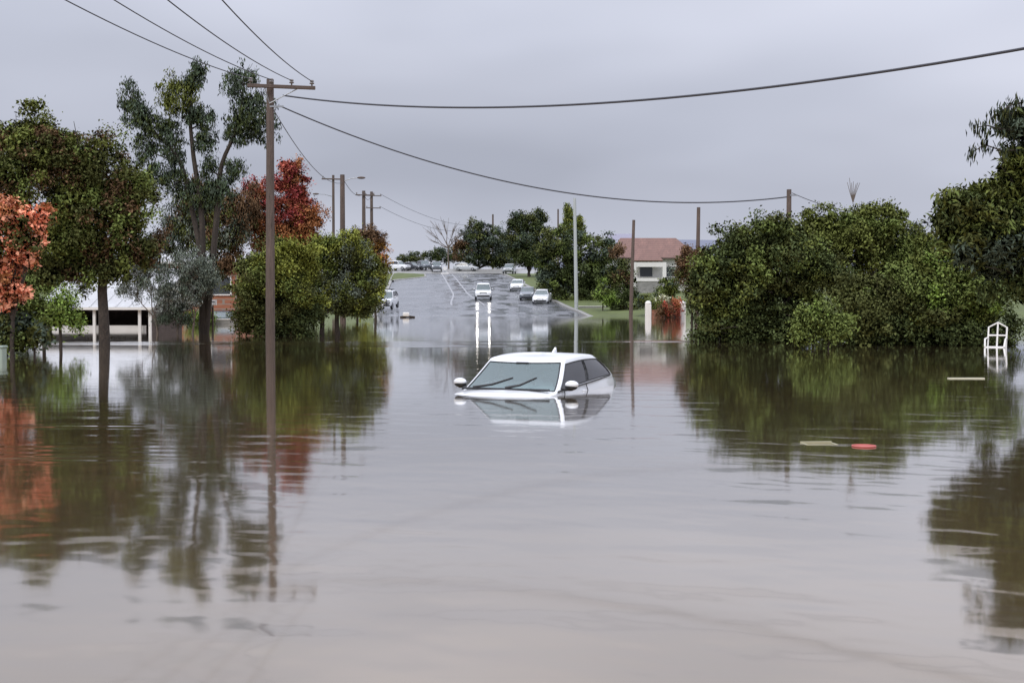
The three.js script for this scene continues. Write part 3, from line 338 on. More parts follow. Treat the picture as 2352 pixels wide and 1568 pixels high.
// ---------------------------------------------------------------- vehicles
const glass = { clear: phys(0.5, 0.6, 0.6, 0.04, { transmission: 0.75, thickness: 0, ior: 1.5 }), fog: phys(0.42, 0.55, 0.55, 0.04, { transmission: 0.76, thickness: 0, ior: 1.5 }), tint: phys(0.15, 0.145, 0.165, 0.04, { transmission: 0.8, thickness: 0, ior: 1.5 }) };
const paint = (r, g, b) => phys(r, g, b, 0.4, { clearcoat: 1, clearcoatRoughness: 0.06 });
const PAINT = { white: paint(0.78, 0.79, 0.8), silver: paint(0.42, 0.44, 0.45), dark: paint(0.025, 0.028, 0.035), grey: paint(0.13, 0.15, 0.17) };
const KIND = {
  hatch: { L: 2.0, rearZ: -2.16, W: 0.86, cowl: 0.95, belt0: 0.93, belt1: 1.0, roof: 1.4, zf: [1.0, 0.24], zr: [-1.92, -1.36], hw: [0.81, 0.65], bonnet: [0.74, 0.87, 0.92], wheel: 0.31, axle: [1.3, -1.28] },
  sedan: { L: 2.35, rearZ: -2.35, W: 0.9, cowl: 1.0, belt0: 0.95, belt1: 1.0, roof: 1.46, zf: [1.0, 0.25], zr: [-1.75, -1.05], hw: [0.82, 0.58], bonnet: [0.66, 0.8, 0.9], wheel: 0.32, axle: [1.45, -1.4] },
  wagon: { L: 2.35, rearZ: -2.4, W: 0.9, cowl: 1.0, belt0: 0.96, belt1: 1.02, roof: 1.5, zf: [1.0, 0.25], zr: [-2.3, -1.9], hw: [0.82, 0.62], bonnet: [0.68, 0.82, 0.92], wheel: 0.33, axle: [1.45, -1.4] },
  suv: { L: 2.3, rearZ: -2.35, W: 0.95, cowl: 0.95, belt0: 1.14, belt1: 1.18, roof: 1.84, zf: [0.9, 0.35], zr: [-2.25, -2.0], hw: [0.88, 0.7], bonnet: [0.98, 1.06, 1.12], wheel: 0.39, axle: [1.5, -1.45], clear: 0.36 },
};
function gridGeo(rows, close) { const pos = [], idx = [], m = rows[0].length; for (const r of rows) for (const p of r) pos.push(p.x, p.y, p.z); for (let i = 0; i < rows.length - 1; i++) for (let k = 0; k < m - (close ? 0 : 1); k++) { const A = i * m + k, A1 = i * m + (k + 1) % m, B = A + m, B1 = A1 + m; idx.push(A, B, A1, A1, B, B1); } return { pos, idx, m }; }
function toGeo(pos, idx) { const g = new THREE.BufferGeometry(); g.setAttribute('position', new THREE.Float32BufferAttribute(pos, 3)); g.setIndex(idx); g.computeVertexNormals(); return g; }
const carCache = {};
function carShapes(kind) {
  if (carCache[kind]) return carCache[kind];
  const k = KIND[kind], W = k.W, cl = k.clear ?? 0.2, bl = (z) => lerp(k.belt0, k.belt1, smooth(1, -1.8, z)), S = {};
  const L = k.L, st = [[L, W * 0.7, cl + 0.14, k.bonnet[0] - 0.12], [L - 0.06, W * 0.84, cl + 0.06, k.bonnet[0] - 0.02], [L - 0.22, W * 0.95, cl, k.bonnet[0] + 0.05], [L - 0.6, W * 0.99, cl, k.bonnet[1]], [k.zf[0] + 0.12, W, cl, k.bonnet[2]], [0.5, W, cl, bl(0.5)], [-0.4, W, cl, bl(-0.4)], [-1.2, W, cl, bl(-1.2)], [k.rearZ + 0.35, W * 0.98, cl + 0.03, bl(-1.8) + 0.01], [k.rearZ + 0.08, W * 0.93, cl + 0.1, bl(-1.8) - 0.04], [k.rearZ, W * 0.84, cl + 0.2, bl(-1.8) - 0.14]];
  const rows = st.map(([z, w, yb, yt]) => { const h = yt - yb, half = [[0, yb], [w * 0.85, yb], [w * 0.97, yb + 0.08], [w, yb + 0.3 * h], [w, yb + 0.62 * h], [w * 0.975, yt - 0.09], [w * 0.94, yt - 0.025], [w * 0.84, yt + 0.005], [w * 0.45, yt + 0.03], [0, yt + 0.038]]; return [...half.map(([x, y]) => V(x, y, z)), ...half.slice(1, -1).reverse().map(([x, y]) => V(-x, y, z))]; });
  const b = gridGeo(rows, true), m = b.m;
  for (const [r, s] of [[0, 1], [rows.length - 1, -1]]) { const c = b.pos.length / 3; let cy = 0; for (const p of rows[r]) cy += p.y / m; b.pos.push(0, cy, rows[r][0].z + s * 0.02); for (let i = 0; i < m; i++) s > 0 ? b.idx.push(c, r * m + i, r * m + (i + 1) % m) : b.idx.push(c, r * m + (i + 1) % m, r * m + i); }
  S.body = toCreasedNormals(toGeo(b.pos, b.idx), 0.75);
  // cabin
  const vs = [0, 0.07, 0.13, 0.3, 0.5, 0.7, 0.86, 0.92, 1], sides = [0.008, 0.02, 0.16, 0.28, 0.4, 0.47, 0.5, 0.62, 0.74, 0.86, 0.92, 0.97], roofY = (z) => k.roof - 0.07 * ((z + 0.5) / 1.1) ** 2;
  const ring = (v) => { const hw = k.hw[0] + (k.hw[1] - k.hw[0]) * Math.pow(v, 1.25), e = Math.pow(v, 0.92), zf = lerp(k.zf[0], k.zf[1], e), zr = lerp(k.zr[0], k.zr[1], Math.pow(v, 2.0)), r = 0.055, out = []; const q = (x, z, tg) => out.push({ x, z, tg });
    for (let i = 0; i <= 8; i++) { const f = i / 4 - 1; q(f * (hw - r), zf - 0.1 * f * f, i < 8 ? 'F' : 'c'); }
    for (const a of [30, 60]) { const t = a * Math.PI / 180; q(hw - r + r * Math.sin(t), zf - 0.1 - r + r * Math.cos(t), 'c'); }
    for (let i = 0; i < sides.length; i++) q(hw + 0.02 * Math.sin(sides[i] * Math.PI), lerp(zf - 0.1 - r, zr + r + 0.06, sides[i]), i === 0 || i === sides.length - 1 ? 'c' : i === 5 ? 'B' : i < 5 ? 's' : 't');
    for (const a of [30, 60]) { const t = a * Math.PI / 180; q(hw - r + r * Math.cos(t), zr + 0.06 + r - r * Math.sin(t), 'c'); }
    for (let i = 0; i <= 6; i++) { const f = 1 - i / 3; q(f * (hw - r), zr + 0.06 * f * f, i < 6 ? 'R' : 'c'); }
    for (const a of [60, 30]) { const t = a * Math.PI / 180; q(-(hw - r + r * Math.cos(t)), zr + 0.06 + r - r * Math.sin(t), 'c'); }
    for (let i = sides.length - 1; i >= 0; i--) q(-hw - 0.02 * Math.sin(sides[i] * Math.PI), lerp(zf - 0.1 - r, zr + r + 0.06, sides[i]), i === 0 || i === sides.length - 1 + 99 ? 'c' : i === 6 ? 'B' : i > 6 ? 't' : 's');
    for (const a of [60, 30]) { const t = a * Math.PI / 180; q(-(hw - r + r * Math.sin(t)), zf - 0.1 - r + r * Math.cos(t), 'c'); }
    return out; };
  const tags = ring(0).map((p) => p.tg), n = tags.length, R = [];
  for (const v of vs) R.push(ring(v).map((p) => V(p.x, lerp(bl(p.z) - 0.02, roofY(p.z), Math.pow(v, 1.04)), p.z)));
  const last = R[R.length - 1], cz = (k.zf[1] + k.zr[1]) / 2;
  for (const [f, dy] of [[0.955, 0.018], [0.85, 0.035], [0.55, 0.05], [0.2, 0.055]]) R.push(last.map((p) => V(p.x * f, p.y + dy, cz + (p.z - cz) * f)));
  // mark the cells that hold glass
  const right = 11, cellTag = (i, c) => { const t = tags[c]; if (i < 1 || i > 6) return 'body'; if (t === 'F') return i >= 1 && i <= 6 ? 'F' : 'body'; const nxt = tags[(c + 1) % n]; if (t === 'R') return i >= 3 && i <= 5 ? 'R' : 'body'; if (t === 's' || t === 't') { const side = c < n / 2 ? 'r' : 'l'; if (i < 2 || i > 5) return 'body'; return t + side; } if (t === 'B') return i < 2 || i > 5 ? 'body' : c < n / 2 ? 'Br' : 'Bl'; return 'body'; };
  const parts = {}, all = []; for (const r of R) for (const p of r) all.push(p.x, p.y, p.z);
  for (let i = 0; i < R.length - 1; i++) for (let c = 0; c < n; c++) { const t = cellTag(i, c), A = i * n + c, A1 = i * n + (c + 1) % n, B = A + n, B1 = A1 + n; (parts[t] ??= { idx: [], edges: new Map() }).idx.push(A, A1, B, A1, B1, B); for (const [a, b2] of [[A, A1], [A1, B1], [B1, B], [B, A]]) { const key = Math.min(a, b2) + '_' + Math.max(a, b2), E = parts[t].edges; E.has(key) ? E.delete(key) : E.set(key, [a, b2]); } }
  { const c = all.length / 3, r0 = (R.length - 1) * n; all.push(0, roofY(cz) + 0.056, cz); for (let i = 0; i < n; i++) parts.body.idx.push(r0 + i, r0 + (i + 1) % n, c); }
  const pick = (t) => { const map = new Map(), pos = [], idx = parts[t].idx.map((i) => { if (!map.has(i)) { map.set(i, pos.length / 3); pos.push(all[i * 3], all[i * 3 + 1], all[i * 3 + 2]); } return map.get(i); }); return toGeo(pos, idx); };
  S.cabin = pick('body'); S.parts = {};
  for (const t of ['F', 'R', 'sr', 'sl', 'tr', 'tl', 'Br', 'Bl']) if (parts[t]) { const vtx = (i) => V(all[i * 3], all[i * 3 + 1], all[i * 3 + 2]); S.parts[t] = { glass: pick(t), trim: merge([...parts[t].edges.values()].map(([a, b2]) => tube([vtx(a), vtx(b2)], 0.013, 0.013, 5))) }; }
  const tyre = new THREE.TorusGeometry(k.wheel - 0.09, 0.1, 8, 20); tyre.scale(1, 1, 1.1); tyre.rotateY(Math.PI / 2); S.tyre = tyre;
  const rim = new THREE.CylinderGeometry(k.wheel * 0.62, k.wheel * 0.66, 0.16, 18); rim.rotateZ(Math.PI / 2); S.rim = rim;
  const ml = new THREE.SphereGeometry(1, 16, 12); ml.scale(0.112, 0.062, 0.065); S.mirror = ml;
  return carCache[kind] = S;
}
function car(name, label, kind, color, pos, turn, o = {}) {
  const k = KIND[kind], S = carShapes(kind), t = thing(name, label, o.category ?? 'car', pos, turn, o.group), pm = PAINT[color];
  mesh('body', S.body, pm, t); mesh('cabin', S.cabin, pm, t);
  const nm = { F: 'windscreen', R: 'rear_window', sr: 'side_window', sl: 'side_window', tr: 'side_window', tl: 'side_window', Br: 'door_pillar', Bl: 'door_pillar' };
  for (const [q, p] of Object.entries(S.parts)) { const g = mesh(nm[q], p.glass, q[0] === 'B' ? M.glassDark : q === 'F' ? (o.fog ? glass.fog : glass.clear) : glass.tint, t); mesh('window_trim', p.trim, M.black, g); }
  for (const z of k.axle) for (const s of [-1, 1]) { const w = mesh('wheel', S.tyre, M.black, t); w.position.set(s * (k.W - 0.09), k.wheel, z); mesh('rim', S.rim, M.steel, w); }
  mesh('interior', merge([box(1.3, 0.5, 0.5, 0, k.belt0 - 0.25, 0.45, 0.08), box(0.5, 0.7, 0.2, 0.36, k.belt0 - 0.1, -0.35, 0.06), box(0.5, 0.7, 0.2, -0.36, k.belt0 - 0.1, -0.35, 0.06), box(0.24, 0.18, 0.1, 0.36, k.belt0 + 0.33, -0.38, 0.04), box(0.24, 0.18, 0.1, -0.36, k.belt0 + 0.33, -0.38, 0.04), box(1.25, 0.6, 0.2, 0, k.belt0 - 0.12, -1.25, 0.06)]), M.cloth, t);
  for (const s of [-1, 1]) { const mr = mesh('door_mirror', S.mirror, pm, t); mr.position.set(s * (k.W + 0.1), k.belt0 + 0.1, k.zf[0] - 0.38); mesh('mirror_base', merge([box(0.2, 0.045, 0.08, -s * 0.08, -0.075, 0, 0.02), (() => { const q = new THREE.SphereGeometry(1, 14, 10); q.scale(0.104, 0.05, 0.062); q.translate(-s * 0.01, -0.038, 0.005); return q; })()]), M.black, mr); }
  for (const s of [-1, 1]) { const g = new THREE.SphereGeometry(1, 12, 8); g.scale(0.17, 0.085, 0.09); const h = mesh('headlight', g, o.lights ? o.lights : M.lampOff, t); h.position.set(s * k.W * 0.72, k.bonnet[0] - 0.06, k.L - 0.14); }
  mesh('grille', box(k.W * 0.85, 0.16, 0.06, 0, k.bonnet[0] - 0.16, k.L - 0.02, 0.02), M.black, t); mesh('bumper', box(k.W * 1.5, 0.16, 0.14, 0, (k.clear ?? 0.2) + 0.16, k.L - 0.04, 0.05), o.bumper ?? M.black, t);
  for (const s of [-1, 1]) mesh('tail_light', box(0.18, 0.22, 0.06, s * k.W * 0.76, k.belt1 - 0.2, k.rearZ + 0.06, 0.02), M.tail, t);
  return t;
}
M.cloth = std(0.2, 0.2, 0.21, 0.9); M.lampOff = phys(0.7, 0.72, 0.74, 0.1, { clearcoat: 1 }); M.tail = std(0.35, 0.01, 0.01, 0.25); M.lampDim = new THREE.MeshStandardMaterial({ color: 0xffffff, emissive: new THREE.Color(1, 0.95, 0.9), emissiveIntensity: 1.6, roughness: 0.3 }); M.lampOn = new THREE.MeshStandardMaterial({ color: 0xffffff, emissive: new THREE.Color(1, 0.86, 0.76), emissiveIntensity: 1.4, roughness: 0.3 });

// the drowned hatchback
{
  const yaw = -0.40, t = car('drowned_car', 'white hatchback sunk to its windows in the flood', 'hatch', 'white', V(0, 0, 0), yaw, { fog: true });
  t.rotation.order = 'YXZ'; t.rotation.x = 0.02;
  t.position.set(0, 0, 0); t.updateMatrixWorld(true); const c = V(0, 0.95, 1.0).applyMatrix4(t.matrixWorld); t.position.set(-0.10 - c.x, 0.068 - c.y, -20.3 - c.z);
  const wip = (x0, x1, y1) => tube([V(x0, 0.985, 1.02), V(lerp(x0, x1, 0.5), 1.03, 0.97), V(x1, y1, 0.84)], 0.022, 0.016, 5);
  mesh('wiper', wip(-0.55, 0.06, 1.13), M.black, t); mesh('wiper', wip(0.0, 0.46, 1.14), M.black, t);
  mesh('inside_mirror', box(0.22, 0.07, 0.03, 0, 1.31, 0.3, 0.01), M.black, t);
  const fin = new THREE.Shape(); fin.moveTo(0, 0); fin.lineTo(0.16, 0); fin.lineTo(0.03, 0.075); const fg = new THREE.ExtrudeGeometry(fin, { depth: 0.025, bevelEnabled: true, bevelSize: 0.005, bevelThickness: 0.005, bevelSegments: 1 }); fg.rotateY(-Math.PI / 2); mesh('roof_antenna', fg, PAINT.white, t).position.set(0.012, 1.42, -1.2);
  mesh('steering_wheel', (() => { const g = new THREE.TorusGeometry(0.18, 0.018, 6, 20); g.rotateX(0.4); return g; })(), M.black, t).position.set(0.36, 0.97, 0.28);
  for (const s of [-1, 1]) { mesh('door_gap', tube([V(s * 0.862, 0.6, 0.62), V(s * 0.857, 0.8, 0.62), V(s * 0.83, 0.925, 0.6)], 0.007, 0.007, 4), M.black, t); mesh('door_gap', tube([V(s * 0.862, 0.6, -0.42), V(s * 0.86, 0.84, -0.42), V(s * 0.83, 0.955, -0.4)], 0.007, 0.007, 4), M.black, t); mesh('door_handle', box(0.03, 0.035, 0.17, s * 0.865, 0.86, -0.24, 0.012), PAINT.white, t); mesh('belt_moulding', tube([V(s * 0.815, 0.935, 0.85), V(s * 0.835, 0.955, 0), V(s * 0.83, 0.985, -1), V(s * 0.8, 1.0, -1.7)], 0.012, 0.012, 5), M.black, t); }
  mesh('cowl', box(1.45, 0.03, 0.1, 0, 0.965, 1.0, 0.01), M.black, t);
}
const onRoad = (px, D) => { const p = P(px, 700, D); p.y = G(p.x, D) + (D > 239 ? 0.07 : 0.05); return p; };
const slope = 0.057;
const hill = (t) => { t.rotation.order = 'YXZ'; t.rotation.x = slope * Math.cos(t.rotation.y); t.rotation.z = -slope * Math.sin(t.rotation.y); return t; };
function lamps(t, kind, inten) { const k = KIND[kind]; for (const s of [-1, 1]) { const l = new THREE.SpotLight(new THREE.Color(1, 0.93, 0.84), inten, 60, 0.45, 0.8); l.name = 'headlight_beam'; l.position.set(s * k.W * 0.72, k.bonnet[0] - 0.06, k.L + 0.1); l.target.position.set(s * k.W * 0.72, -0.4, k.L + 12); l.castShadow = true; l.shadow.radius = 5; t.add(l, l.target); } }
lamps(hill(car('oncoming_car', 'white four wheel drive with headlights lit coming down the hill', 'suv', 'white', onRoad(1110, 151), 0.02, { lights: M.lampOn })), 'suv', 2);
const ute = hill(car('parked_four_wheel_drive', 'white four wheel drive with black bull bar parked at the left kerb', 'suv', 'white', onRoad(887, 132), -0.1));
{ const bb = []; for (const y of [0.5, 0.72, 0.98]) bb.push(tube([V(-0.8, y, 2.3), V(-0.55, y, 2.42), V(0.55, y, 2.42), V(0.8, y, 2.3)], 0.045, 0.045, 6)); for (const x of [-0.5, 0.5]) bb.push(tube([V(x, 0.4, 2.42), V(x, 1.12, 2.4)], 0.045, 0.045, 6)); mesh('bull_bar', merge(bb), M.black, ute); mesh('roof_rack', merge([box(1.2, 0.04, 0.06, 0, 1.95, -0.3), box(1.2, 0.04, 0.06, 0, 1.95, -1.1), box(0.05, 0.05, 1.6, 0.55, 1.92, -0.7), box(0.05, 0.05, 1.6, -0.55, 1.92, -0.7)]), M.black, ute); mesh('number_plate', box(0.37, 0.13, 0.02, 0, 0.56, 2.47), M.white, ute); }
hill(car('parked_car', 'white sedan, lowest of the cars parked down the right kerb', 'sedan', 'white', onRoad(1245, 144), -0.12, { group: 'cars parked at the right kerb' }));
hill(car('parked_car', 'dark sedan with pale bonnet half hidden by the lowest white sedan', 'hatch', 'grey', onRoad(1212, 151), -0.06, { group: 'cars parked at the right kerb' }));
hill(car('parked_car', 'white hatchback parked alone higher up the right kerb', 'hatch', 'white', onRoad(1189, 172), -0.1, { group: 'cars parked at the right kerb' }));
car('parked_car', 'silver four wheel drive with dark front parked under the trees at the crest', 'suv', 'silver', onRoad(1170, 234), -0.15, { group: 'cars at the hill top' });
car('crest_car', 'pale station wagon standing side on along the cross road', 'wagon', 'silver', onRoad(1071, 249), 1.35, { group: 'cars at the hill top' });
car('crest_car', 'dark car with lit headlights at the hill top', 'suv', 'grey', onRoad(1003, 247), 0.05, { lights: M.lampDim, group: 'cars at the hill top' });
car('crest_car', 'white car at the hill top beside the gold tree', 'suv', 'white', onRoad(916, 250), 1.0, { group: 'cars at the hill top' });
car('crest_car', 'black car next to the white car at the hill top', 'wagon', 'dark', onRoad(948, 252), 0.9, { group: 'cars at the hill top' });
car('crest_car', 'dark grey car between the black car and the lit headlights', 'suv', 'grey', onRoad(974, 252), 0.4, { group: 'cars at the hill top' });
{ const p = P(513, 735, 84); p.y = G(p.x, 84) + 0.1; car('parked_car', 'dark hatchback on the lawn beside the brick house', 'hatch', 'dark', p, 0.1); }

// ---------------------------------------------------------------- buildings and garden things
function slab(pts, th) { // a thick quad from four corners
  const n = pts[1].clone().sub(pts[0]).cross(pts[3].clone().sub(pts[0])).normalize().multiplyScalar(-th), b = pts.map((p) => p.clone().add(n)), pos = [], uv = [], q = (a, c, d, e) => { for (const v of [a, c, d, a, d, e]) { pos.push(v.x, v.y, v.z); uv.push(v.x + v.z * 0.3, v.y + v.z); } };
  q(pts[0], pts[1], pts[2], pts[3]); q(b[3], b[2], b[1], b[0]); for (let i = 0; i < 4; i++) { const j = (i + 1) % 4; q(pts[j], pts[i], b[i], b[j]); }
  const g = new THREE.BufferGeometry(); g.setAttribute('position', new THREE.Float32BufferAttribute(pos, 3)); g.setAttribute('uv', new THREE.Float32BufferAttribute(uv, 2)); g.computeVertexNormals(); return g;
}
{ // carport, left
  const D = 64, a = P(100, 706, D), b = P(345, 706, D), t = thing('carport', 'white carport with pale metal roof and dark open front in the flood', 'carport', V(a.x, -1.2, -D)), w = b.x - a.x, e = a.y + 1.2, rise = 2.05, dep = 6;
  mesh('roof', slab([V(-0.3, e, 0.3), V(w + 0.3, e, 0.3), V(w + 0.3, e + rise, -dep), V(-0.3, e + rise, -dep)], 0.07), M.tin, t);
  mesh('roof', slab([V(w + 0.3, e, -dep * 2), V(-0.3, e, -dep * 2), V(-0.3, e + rise, -dep - 0.01), V(w + 0.3, e + rise, -dep - 0.01)], 0.07), M.tin, t);
  mesh('fascia', box(w + 0.62, 0.13, 0.05, w / 2, e - 0.05, 0.36), M.white, t);
  for (const x of [0, 2.5, 4.72, w]) mesh('post', box(0.13, e, 0.13, x, e / 2 - 0.1, 0.1), M.white, t);
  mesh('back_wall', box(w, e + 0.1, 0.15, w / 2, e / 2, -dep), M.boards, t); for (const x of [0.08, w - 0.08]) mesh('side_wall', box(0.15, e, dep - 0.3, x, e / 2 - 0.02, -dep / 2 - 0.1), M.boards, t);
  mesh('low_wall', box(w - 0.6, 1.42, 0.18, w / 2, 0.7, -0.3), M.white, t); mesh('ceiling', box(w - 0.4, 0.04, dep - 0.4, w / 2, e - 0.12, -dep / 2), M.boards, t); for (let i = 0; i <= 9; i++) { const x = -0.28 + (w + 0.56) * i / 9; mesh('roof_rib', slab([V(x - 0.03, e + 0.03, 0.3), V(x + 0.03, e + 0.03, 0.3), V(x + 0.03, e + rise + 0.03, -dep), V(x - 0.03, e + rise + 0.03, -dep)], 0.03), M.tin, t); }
}
{ // brick house behind
  const D = 86, a = P(300, 600, D), b = P(562, 600, D), gy = 0.2, t = thing('brick_house', 'orange brick house with white metal roof behind the gum tree', 'house', V(a.x, gy, -D)), w = b.x - a.x, e = a.y - gy;
  mesh('wall', box(w, e, 7, w / 2, e / 2, -3.6), M.brick, t);
  mesh('roof', slab([V(-0.5, e - 0.1, 0.5), V(w + 0.5, e - 0.1, 0.5), V(w - 1.6, e + 1.2, -3.6), V(1.6, e + 1.2, -3.6)], 0.12), M.tin, t);
  mesh('roof', slab([V(w + 0.5, e - 0.1, 0.5), V(w + 0.5, e - 0.1, -7.7), V(w - 1.6, e + 1.2, -3.62), V(w - 1.59, e + 1.2, -3.58)], 0.12), M.tin, t);
  mesh('gutter', box(w + 1.05, 0.14, 0.1, w / 2, e - 0.1, 0.56), M.white, t);
  for (const x of [w - 1.6, w - 4.5]) { const wd = mesh('window', box(1.3, 1.2, 0.08, x, e - 1.6, -0.07), M.glassDark, t); mesh('frame', merge([box(1.4, 0.08, 0.12, x, e - 1.0, -0.05), box(1.4, 0.08, 0.12, x, e - 2.2, -0.05), box(0.08, 1.2, 0.12, x - 0.66, e - 1.6, -0.05), box(0.08, 1.2, 0.12, x + 0.66, e - 1.6, -0.05)]), M.white, wd); }
}
{ // house with the red tiled roof
  const D = 158, s = FOCAL / D, a = P(1402, 590, D), b = P(1612, 590, D), gy = 2.2, t = thing('tiled_house', 'white house under a hipped red tile roof on the rise', 'house', V(a.x, gy, -D)), w = b.x - a.x, e = a.y - gy;
  mesh('wall', box(w - 0.9, e, 8, w / 2, e / 2, -4.6), M.white, t);
  mesh('roof', slab([V(0, e - 0.1, 0), V(w, e - 0.1, 0), V(w - 2.6, e + 2.5, -4.6), V(1.6, e + 2.5, -4.6)], 0.14), M.tile, t);
  mesh('roof', slab([V(w, e - 0.1, 0), V(w, e - 0.1, -9.2), V(w - 2.6, e + 2.5, -4.62), V(w - 2.58, e + 2.5, -4.58)], 0.14), M.tile, t);
  mesh('roof', slab([V(0, e - 0.1, -9.2), V(0, e - 0.1, 0), V(1.58, e + 2.5, -4.58), V(1.6, e + 2.5, -4.62)], 0.14), M.tile, t);
  mesh('roof', slab([V(2.6, e - 0.45, 1.4), V(6.2, e - 0.45, 1.4), V(5.4, e + 1.0, -1.2), V(3.2, e + 1.0, -1.2)], 0.14), M.tile, t);
  mesh('gutter', box(w, 0.14, 0.1, w / 2, e - 0.12, 0.06), std(0.14, 0.09, 0.08, 0.5), t);
  mesh('verandah_beam', box(4.0, 0.55, 0.2, 4.6, e - 0.95, 1.2), M.white, t); for (const x of [2.8, 6.4]) mesh('verandah_post', box(0.45, e - 0.7, 0.3, x, (e - 0.7) / 2, 1.2), M.white, t); mesh('verandah_rail', box(4.0, 0.4, 0.2, 4.8, e - 2.75, 1.25), M.white, t); mesh('verandah_wall', box(3.4, 1.6, 0.15, 4.7, 0.85, 1.2), M.concrete, t);
  for (const x of [1.2, 4.4, 7.6]) { const wd = mesh('window', box(1.5, 1.2, 0.08, x, e - 1.75, -0.57), M.glassDark, t); mesh('sill', box(1.7, 0.1, 0.2, x, e - 2.4, -0.5), M.white, wd); }
}
{ // far roofs right of the hill top
  const D = 240, a = P(1388, 560, D), t = thing('far_house', 'pale far house with grey roof above the dark hedge tree', 'house', V(a.x, 4, -D)), w = 6.4, e = a.y - 4; mesh('wall', box(w, e, 6, w / 2, e / 2, -3), M.white, t); mesh('roof', slab([V(-0.4, e - 0.1, 0.4), V(w + 0.4, e - 0.1, 0.4), V(w - 1, e + 2.0, -3), V(1, e + 2.0, -3)], 0.15), std(0.25, 0.24, 0.3, 0.6), t); mesh('window', box(1.2, 1, 0.06, 2.2, e - 1.3, 0.02), M.glassDark, t);
}
{ // brick fence with white pillars
  const D = 108, a = P(1489, 729, D), b = P(1568, 729, D), t = thing('brick_fence', 'low red brick front fence between two white pillars, half drowned', 'fence', V(a.x, -0.7, -D)), w = b.x - a.x;
  mesh('panel', box(w - 0.5, 1.25, 0.24, w / 2, 0.62, 0), M.brick, t); mesh('coping', box(w - 0.5, 0.08, 0.3, w / 2, 1.29, 0), M.brick, t);
  for (const x of [0, w]) { const p = mesh('pillar', box(0.48, 1.75, 0.48, x, 0.87, 0, 0.03), M.white, t); mesh('cap', (() => { const g = new THREE.SphereGeometry(0.26, 14, 10); g.scale(1, 0.9, 1); g.translate(x, 1.85, 0); return g; })(), M.white, p); }
  mesh('letter_slot', box(0.26, 0.1, 0.04, w, 1.25, 0.25), M.black, t);
}
{ const a = P(1352, 716, 126); a.y = 0.05; const t = thing('driveway_slab', 'pale concrete driveway slab at the water edge by the street pole', 'driveway', V(a.x, a.y, -126), -0.2); mesh('slab', box(2.6, 0.16, 3.4, 1.3, 0.1, 0, 0.02), M.concrete, t); }
for (const [px, D, lab, px2] of [[430, 80, 'low pale garden wall below the lawn of the brick house', 545], [1330, 133, 'low pale kerb wall along the lawn behind the street pole', 1420]]) { const a = P(px, 740, D), b = P(px2, 740, D), y = Math.max(0, G((a.x + b.x) / 2, D)); const t = thing('garden_wall', lab, 'wall', V(a.x, y - 0.3, -D)); mesh('wall', box(b.x - a.x, 0.55, 0.25, (b.x - a.x) / 2, 0.27, 0), M.concrete, t); mesh('coping', box(b.x - a.x + 0.1, 0.06, 0.33, (b.x - a.x) / 2, 0.575, 0), M.white, t); }
{ const p = P(488, 745, 76); const t = thing('letterbox', 'white letterbox on a post at the lawn edge', 'letterbox', V(p.x, -0.3, -76)); mesh('post', box(0.1, 1.5, 0.1, 0, 0.75, 0), M.pole, t); mesh('box', box(0.45, 0.3, 0.3, 0, 1.6, 0, 0.03), M.white, t); mesh('slot', box(0.3, 0.05, 0.02, 0, 1.65, 0.16), M.black, t); }
{ const p = P(3, 800, 32); const t = thing('service_pillar', 'pale green service box standing in water below the coral shrub', 'service box', V(p.x - 0.1, -0.95, -32)); mesh('cabinet', box(0.34, 1.25, 0.3, 0, 0.62, 0, 0.03), std(0.3, 0.36, 0.3, 0.6), t); mesh('lid', box(0.38, 0.06, 0.34, 0, 1.27, 0, 0.02), std(0.26, 0.32, 0.27, 0.6), t); }
{ // white tubular garden chair half under
  const p = P(2288, 790, 40.5); const t = thing('garden_chair', 'white metal garden chair half under water by the right thicket', 'chair', V(p.x, -0.74, -40.5), -0.5); const tu = (pts) => tube(pts.map(([x, y, z]) => V(x, y, z)), 0.028, 0.028, 7);
  for (const s of [-1, 1]) { mesh('leg', tu([[s * 0.28, 0, 0.3], [s * 0.27, 0.75, 0.26]]), M.white, t); mesh('leg', tu([[s * 0.3, 0, -0.35], [s * 0.26, 0.7, -0.22]]), M.white, t); mesh('armrest', tu([[s * 0.28, 0.75, 0.26], [s * 0.3, 1.0, 0.1], [s * 0.28, 1.02, -0.28]]), M.white, t); }
  mesh('seat', box(0.56, 0.05, 0.52, 0, 0.74, 0.02, 0.02), M.white, t); mesh('backrest', merge([tu([[-0.27, 0.7, -0.22], [-0.27, 1.35, -0.4], [0, 1.5, -0.44], [0.27, 1.35, -0.4], [0.27, 0.7, -0.22]]), tu([[-0.27, 1.1, -0.33], [0.27, 1.1, -0.33]]), tu([[0, 0.75, -0.24], [0, 1.5, -0.44]])]), M.white, t);
}
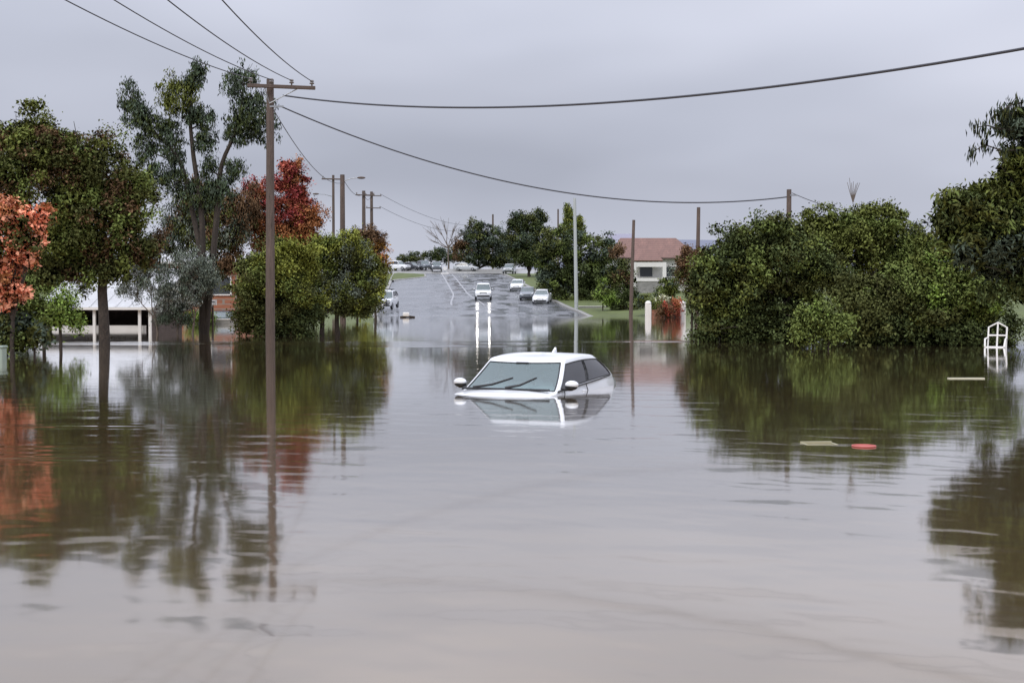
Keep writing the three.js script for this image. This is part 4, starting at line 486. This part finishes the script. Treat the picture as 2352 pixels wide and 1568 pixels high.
{ const p = P(1022, 612, 237); p.y = G(p.x, 237); const t = thing('traffic_post', 'small white keep left post on the road at the hill top', 'sign post', p); mesh('post', box(0.1, 1.1, 0.1, 0, 0.5, 0), M.steel, t); mesh('sign_plate', (() => { const g = new THREE.CylinderGeometry(0.34, 0.34, 0.04, 18); g.rotateX(Math.PI / 2); g.translate(0, 1.05, 0.08); return g; })(), M.white, t); mesh('island', box(1.5, 0.2, 2.2, 0, 0.1, -0.6, 0.06), M.white, t); }
// things afloat
{ const D = 24.4, a = P(2178, 870, D), b = P(2262, 870, D); const t = thing('floating_plank', 'pale yellow timber plank floating before the right thicket', 'plank', V((a.x + b.x) / 2, -0.006, -D), 0.03); mesh('plank', box(b.x - a.x, 0.045, 0.1, 0, 0, 0, 0.01), std(0.5, 0.47, 0.34, 0.7), t); }
{ const p = P(935, 729, 108); const t = thing('floating_debris', 'small white foam block on dark driftwood near the flood edge', 'debris', V(p.x, 0, -108), 0.3); mesh('foam_block', box(0.5, 0.34, 0.4, -0.1, 0.26, 0, 0.08), M.white, t); mesh('driftwood', tube([V(-0.6, 0.03, 0), V(0, 0.1, 0.05), V(0.65, 0.04, -0.05)], 0.09, 0.07, 7), M.bark, t); }
{ const p = P(1882, 1020, 13.35); const t = thing('floating_tray', 'empty pale yellow plastic tray adrift on open water', 'tray', V(p.x, -0.012, -13.35), 0.1); mesh('base', box(0.3, 0.01, 0.2, 0, 0.002, 0), std(0.32, 0.34, 0.3, 0.5), t); mesh('rim', merge([box(0.33, 0.03, 0.018, 0, 0.012, -0.1), box(0.33, 0.02, 0.018, 0, 0.006, 0.1), box(0.018, 0.02, 0.19, -0.156, 0.006, 0), box(0.018, 0.02, 0.19, 0.156, 0.006, 0)]), std(0.36, 0.34, 0.22, 0.6), t); }
{ const p = P(1985, 1026, 13.1); const t = thing('floating_disc', 'red plastic disc adrift on open water beside the yellow tray', 'debris', V(p.x, -0.006, -13.1), 0.2); const g = new THREE.CylinderGeometry(0.115, 0.12, 0.02, 24); mesh('disc', g, std(0.42, 0.1, 0.08, 0.6), t); mesh('rim', (() => { const q = new THREE.TorusGeometry(0.115, 0.008, 6, 24); q.rotateX(Math.PI / 2); q.translate(0, 0.012, 0); return q; })(), std(0.45, 0.11, 0.09, 0.55), t); }
console.log('built');
renderer.render(scene, camera);
